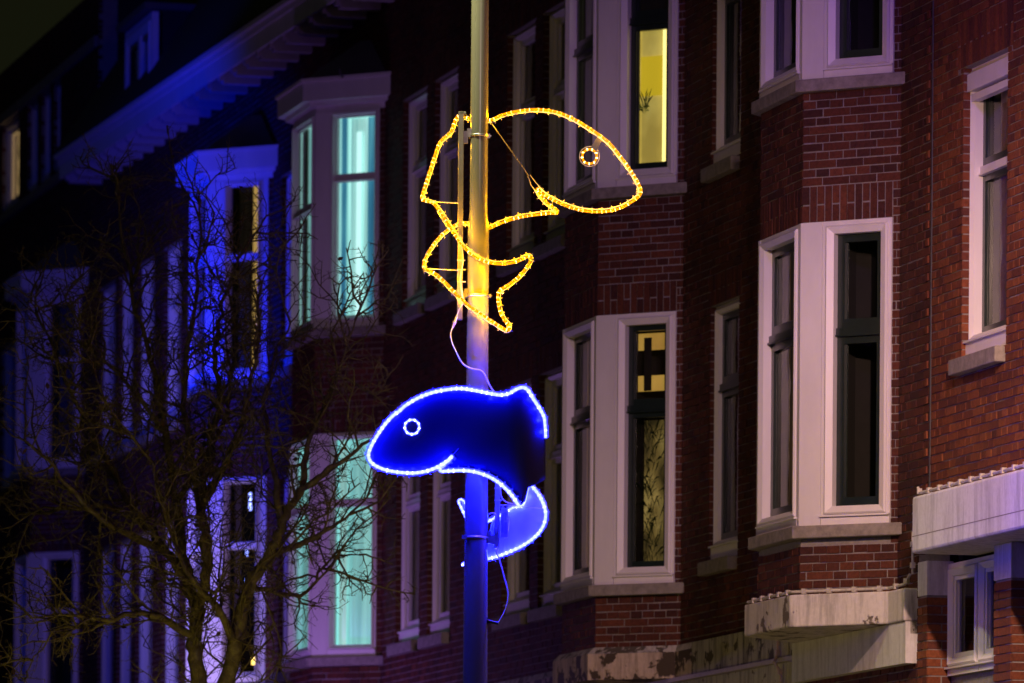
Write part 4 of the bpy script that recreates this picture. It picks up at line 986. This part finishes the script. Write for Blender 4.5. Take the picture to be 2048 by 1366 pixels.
add_obj('brace', tube(ptsW(((1000, 1010, .0), (1040, 1013, .0), (1088, 1018, .01)), g1), .0030, 8), 'steel', blue)
add_obj('brace', tube(ptsW(((904, 912, -.16), (917, 897, -.16)), g1), .0016, 6), 'steel', blue)
add_obj('brace', tube(ptsW(((900, 916, -.16), (916, 898, -.16)), g1), .0016, 6), 'steel', blue)
sk = ptsW([(975, 1241, -.02), (983, 1244, -.03), (997, 1247, -.05)], Vector(lp.location))
add_obj('power_socket', tube(sk, [.012, .011, .010], 10), 'black', lp)
add_obj('socket_plate', MB().box((0, 0, 0), .078, .088, -.02, .02, W(975, 1248, 40).z, W(975, 1236, 40).z), 'black', lp)
for y in (976, 1000):
    add_obj('zip_tie', MB().box((0, 0, 0), W(989, y, 40).x - g1.x, W(1003, y, 40).x - g1.x, -.04, .003, W(900, y, 40).z - g1.z, W(900, y, 40).z - g1.z + .004), 'cable', blue)

# ------------------------------------------------------------------ bare tree
m, n, l, b = new_mat('bark'); v = objvec(n, l); t = noise(n, l, 14, 6, .7, v)
rp = ramp(n, l, t.outputs[0], [(.32, (.06, .042, .028)), (.55, (.15, .13, .055)), (.72, (.28, .27, .09))]); l.new(rp.outputs[0], b.inputs['Base Color']); b.inputs['Roughness'].default_value = .85
bp = n.new('ShaderNodeBump'); bp.inputs['Strength'].default_value = .8; bp.inputs['Distance'].default_value = .01; l.new(t.outputs[0], bp.inputs['Height']); l.new(bp.outputs[0], b.inputs['Normal'])
M['bark'] = m
M['dead_leaf'] = plain('dead_leaf', (.09, .05, .025), .7)
TD = 46.0; tb = W(418, 1500, TD)
tree = thing('tree', (tb.x, TD, 0), 'bare leafless street tree with knobbly olive lit twigs', 'tree')
T0 = Vector((tb.x, TD, 0))
limbs = [
    ([(420, 1560, 0), (412, 1450, 0), (398, 1366, 0), (387, 1290, 0), (390, 1225, .0), (372, 1160, .1), (330, 1100, .2), (282, 1045, .3), (205, 1012, .3), (120, 1022, .4), (28, 1032, .5)], .088, .010),
    ([(412, 1480, 0), (446, 1390, 0), (470, 1285, -.1), (498, 1175, -.15), (538, 1112, -.2), (568, 1042, -.3), (600, 985, -.3), (642, 950, -.4), (692, 916, -.4), (742, 878, -.5)], .082, .010),
    ([(389, 1240, 0), (408, 1180, -.1), (416, 1100, -.2), (402, 1012, -.2), (420, 905, -.1), (438, 802, 0), (430, 700, .1), (446, 610, .1), (478, 520, .2), (528, 440, .2)], .052, .006),
    ([(538, 1112, -.2), (618, 1080, -.1), (690, 1036, 0), (748, 985, .1)], .032, .005),
    ([(600, 985, -.3), (618, 890, -.2), (652, 800, -.2), (690, 710, -.1), (722, 600, 0)], .030, .004),
    ([(376, 1165, .1), (352, 1005, .3), (330, 865, .4), (302, 722, .5), (268, 600, .5), (242, 455, .5), (236, 345, .6)], .044, .004),
    ([(330, 1100, .2), (226, 1056, -.2), (150, 985, -.4), (82, 905, -.5), (18, 862, -.5)], .036, .005),
    ([(402, 1012, -.2), (462, 902, -.4), (500, 782, -.5), (520, 645, -.4), (508, 560, -.4)], .034, .004),
    ([(282, 1045, .3), (202, 902, .5), (142, 782, .6), (100, 682, .7), (58, 600, .7)], .032, .004),
    ([(387, 1270, 0), (300, 1228, -.3), (222, 1240, -.4), (140, 1228, -.5), (58, 1238, -.6)], .036, .005),
    ([(222, 1240, -.4), (165, 1255, -.3), (110, 1262, -.3), (52, 1345, -.2)], .020, .004),
    ([(416, 1100, -.2), (380, 902, 0), (370, 762, .1), (390, 602, .2), (402, 452, .2), (396, 385, .2)], .036, .004),
    ([(568, 1042, -.3), (540, 902, -.2), (530, 800, -.1), (556, 700, 0), (600, 620, .1)], .030, .004),
    ([(470, 1285, -.1), (420, 1200, -.5), (360, 1120, -.7), (300, 930, -.7), (210, 800, -.7), (150, 640, -.6)], .034, .004),
    ([(498, 1175, -.15), (600, 1190, .3), (660, 1120, .5), (720, 1110, .5)], .022, .004),
    ([(330, 865, .4), (250, 760, .2), (180, 690, .1), (120, 560, .1)], .022, .003),
    ([(352, 1005, .3), (440, 860, .7), (470, 700, .8), (455, 560, .8)], .024, .003),
]
rt = random.Random(12); tw = MB(); lv = MB(); ntw = 0
def crooked(p, d, L, segs, wob):
    out = [p.copy()]; d = d.normalized(); st = L / segs
    for i in range(segs):
        d = (d + Vector((rt.gauss(0, wob), rt.gauss(0, wob), rt.gauss(.05, wob)))).normalized(); p = p + d * st; out.append(p.copy())
    return out
def taper(pts, r0, r1, n_): tube(pts, [r0 + (r1 - r0) * i / (len(pts) - 1) for i in range(len(pts))], n_, mb=tw, cap=False)
def sub_branch(p, d, L, r0, lvl):
    global ntw
    ntw += 1; segs = 5 if lvl == 0 else 4 if lvl == 1 else 2
    pts = crooked(p, d, L, segs, .26 if lvl < 2 else .2); taper(pts, r0, max(.0016, r0 * .4), 5 if lvl == 0 else 4 if lvl == 1 else 3)
    if lvl >= 3: return
    step = (.085, .055, .05)[lvl]; s = rt.uniform(.3, 1) * step
    tot = L; side = 1
    while s < tot:
        q = s / tot * segs; i = min(int(q), segs - 1); pp = pts[i].lerp(pts[i + 1], q - i); dd = (pts[i + 1] - pts[i]).normalized()
        perp = dd.cross(Vector((rt.gauss(0, 1), rt.gauss(0, 1), rt.gauss(0, 1)))).normalized()
        nd = (dd * rt.uniform(.25, .9) + perp).normalized()
        nl = {0: rt.uniform(.14, .42), 1: rt.uniform(.04, .17), 2: rt.uniform(.012, .045)}[lvl] * (1.1 - .5 * s / tot)
        sub_branch(pp, nd, nl, max(.0017, r0 * (.55 if lvl == 0 else .6)), lvl + 1)
        if lvl == 2 and rt.random() < .012:
            c_ = pp + nd * .03; a_ = Vector((rt.gauss(0, 1), rt.gauss(0, 1), rt.gauss(0, 1))).normalized() * .03; b_ = a_.cross(nd).normalized() * .018
            lv.poly([c_ - a_, c_ + b_, c_ + a_, c_ - b_], [(0, 1, 2, 3)])
        s += step * rt.uniform(.6, 1.5)
for li, (pl, r0, r1) in enumerate(limbs):
    pts = spline([W(x, y, TD + d * 1.0) - T0 for x, y, d in pl], 5)
    pts = [p + Vector((rt.gauss(0, .010), rt.gauss(0, .01), rt.gauss(0, .008))) if 0 < i else p for i, p in enumerate(pts)]
    rad = [r0 + (r1 - r0) * (i / (len(pts) - 1)) ** .75 for i in range(len(pts))]
    rad = [q * rt.uniform(.93, 1.10) for q in rad]
    o = add_obj('branch', tube(pts, rad, 9), 'bark', tree)
    for p_ in o.data.polygons: p_.use_smooth = True
    acc = 0
    for a, b in zip(pts[3 if li < 2 else 1:], pts[4 if li < 2 else 2:]):
        L = (b - a).length; acc += L
        while acc > .095:
            acc -= rt.uniform(.06, .14); p = a.lerp(b, rt.random()); dd = (b - a).normalized()
            if p.z < 3.9: continue
            perp = dd.cross(Vector((rt.gauss(0, 1), rt.gauss(0, .7), rt.gauss(0, 1)))).normalized()
            sub_branch(p, dd * rt.uniform(.2, .8) + perp * .9 + Vector((0, 0, .25)), rt.uniform(.3, .95), rt.uniform(.0065, .012), 0)
tk = tube([Vector((0, 0, 0)), Vector((.01, 0, 1.0)), Vector((-.01, 0, 2.4)), Vector((0, 0, 3.3)), Vector((.0, 0, 3.75))], [.17, .14, .125, .12, .10], 14)
o = add_obj('trunk', tk, 'bark', tree)
add_obj('twigs', tw, 'bark', tree, kind='stuff')
if lv.v: add_obj('dead_leaves', lv, 'dead_leaf', tree, kind='stuff')
print('twigs', ntw, 'verts', len(tw.v))
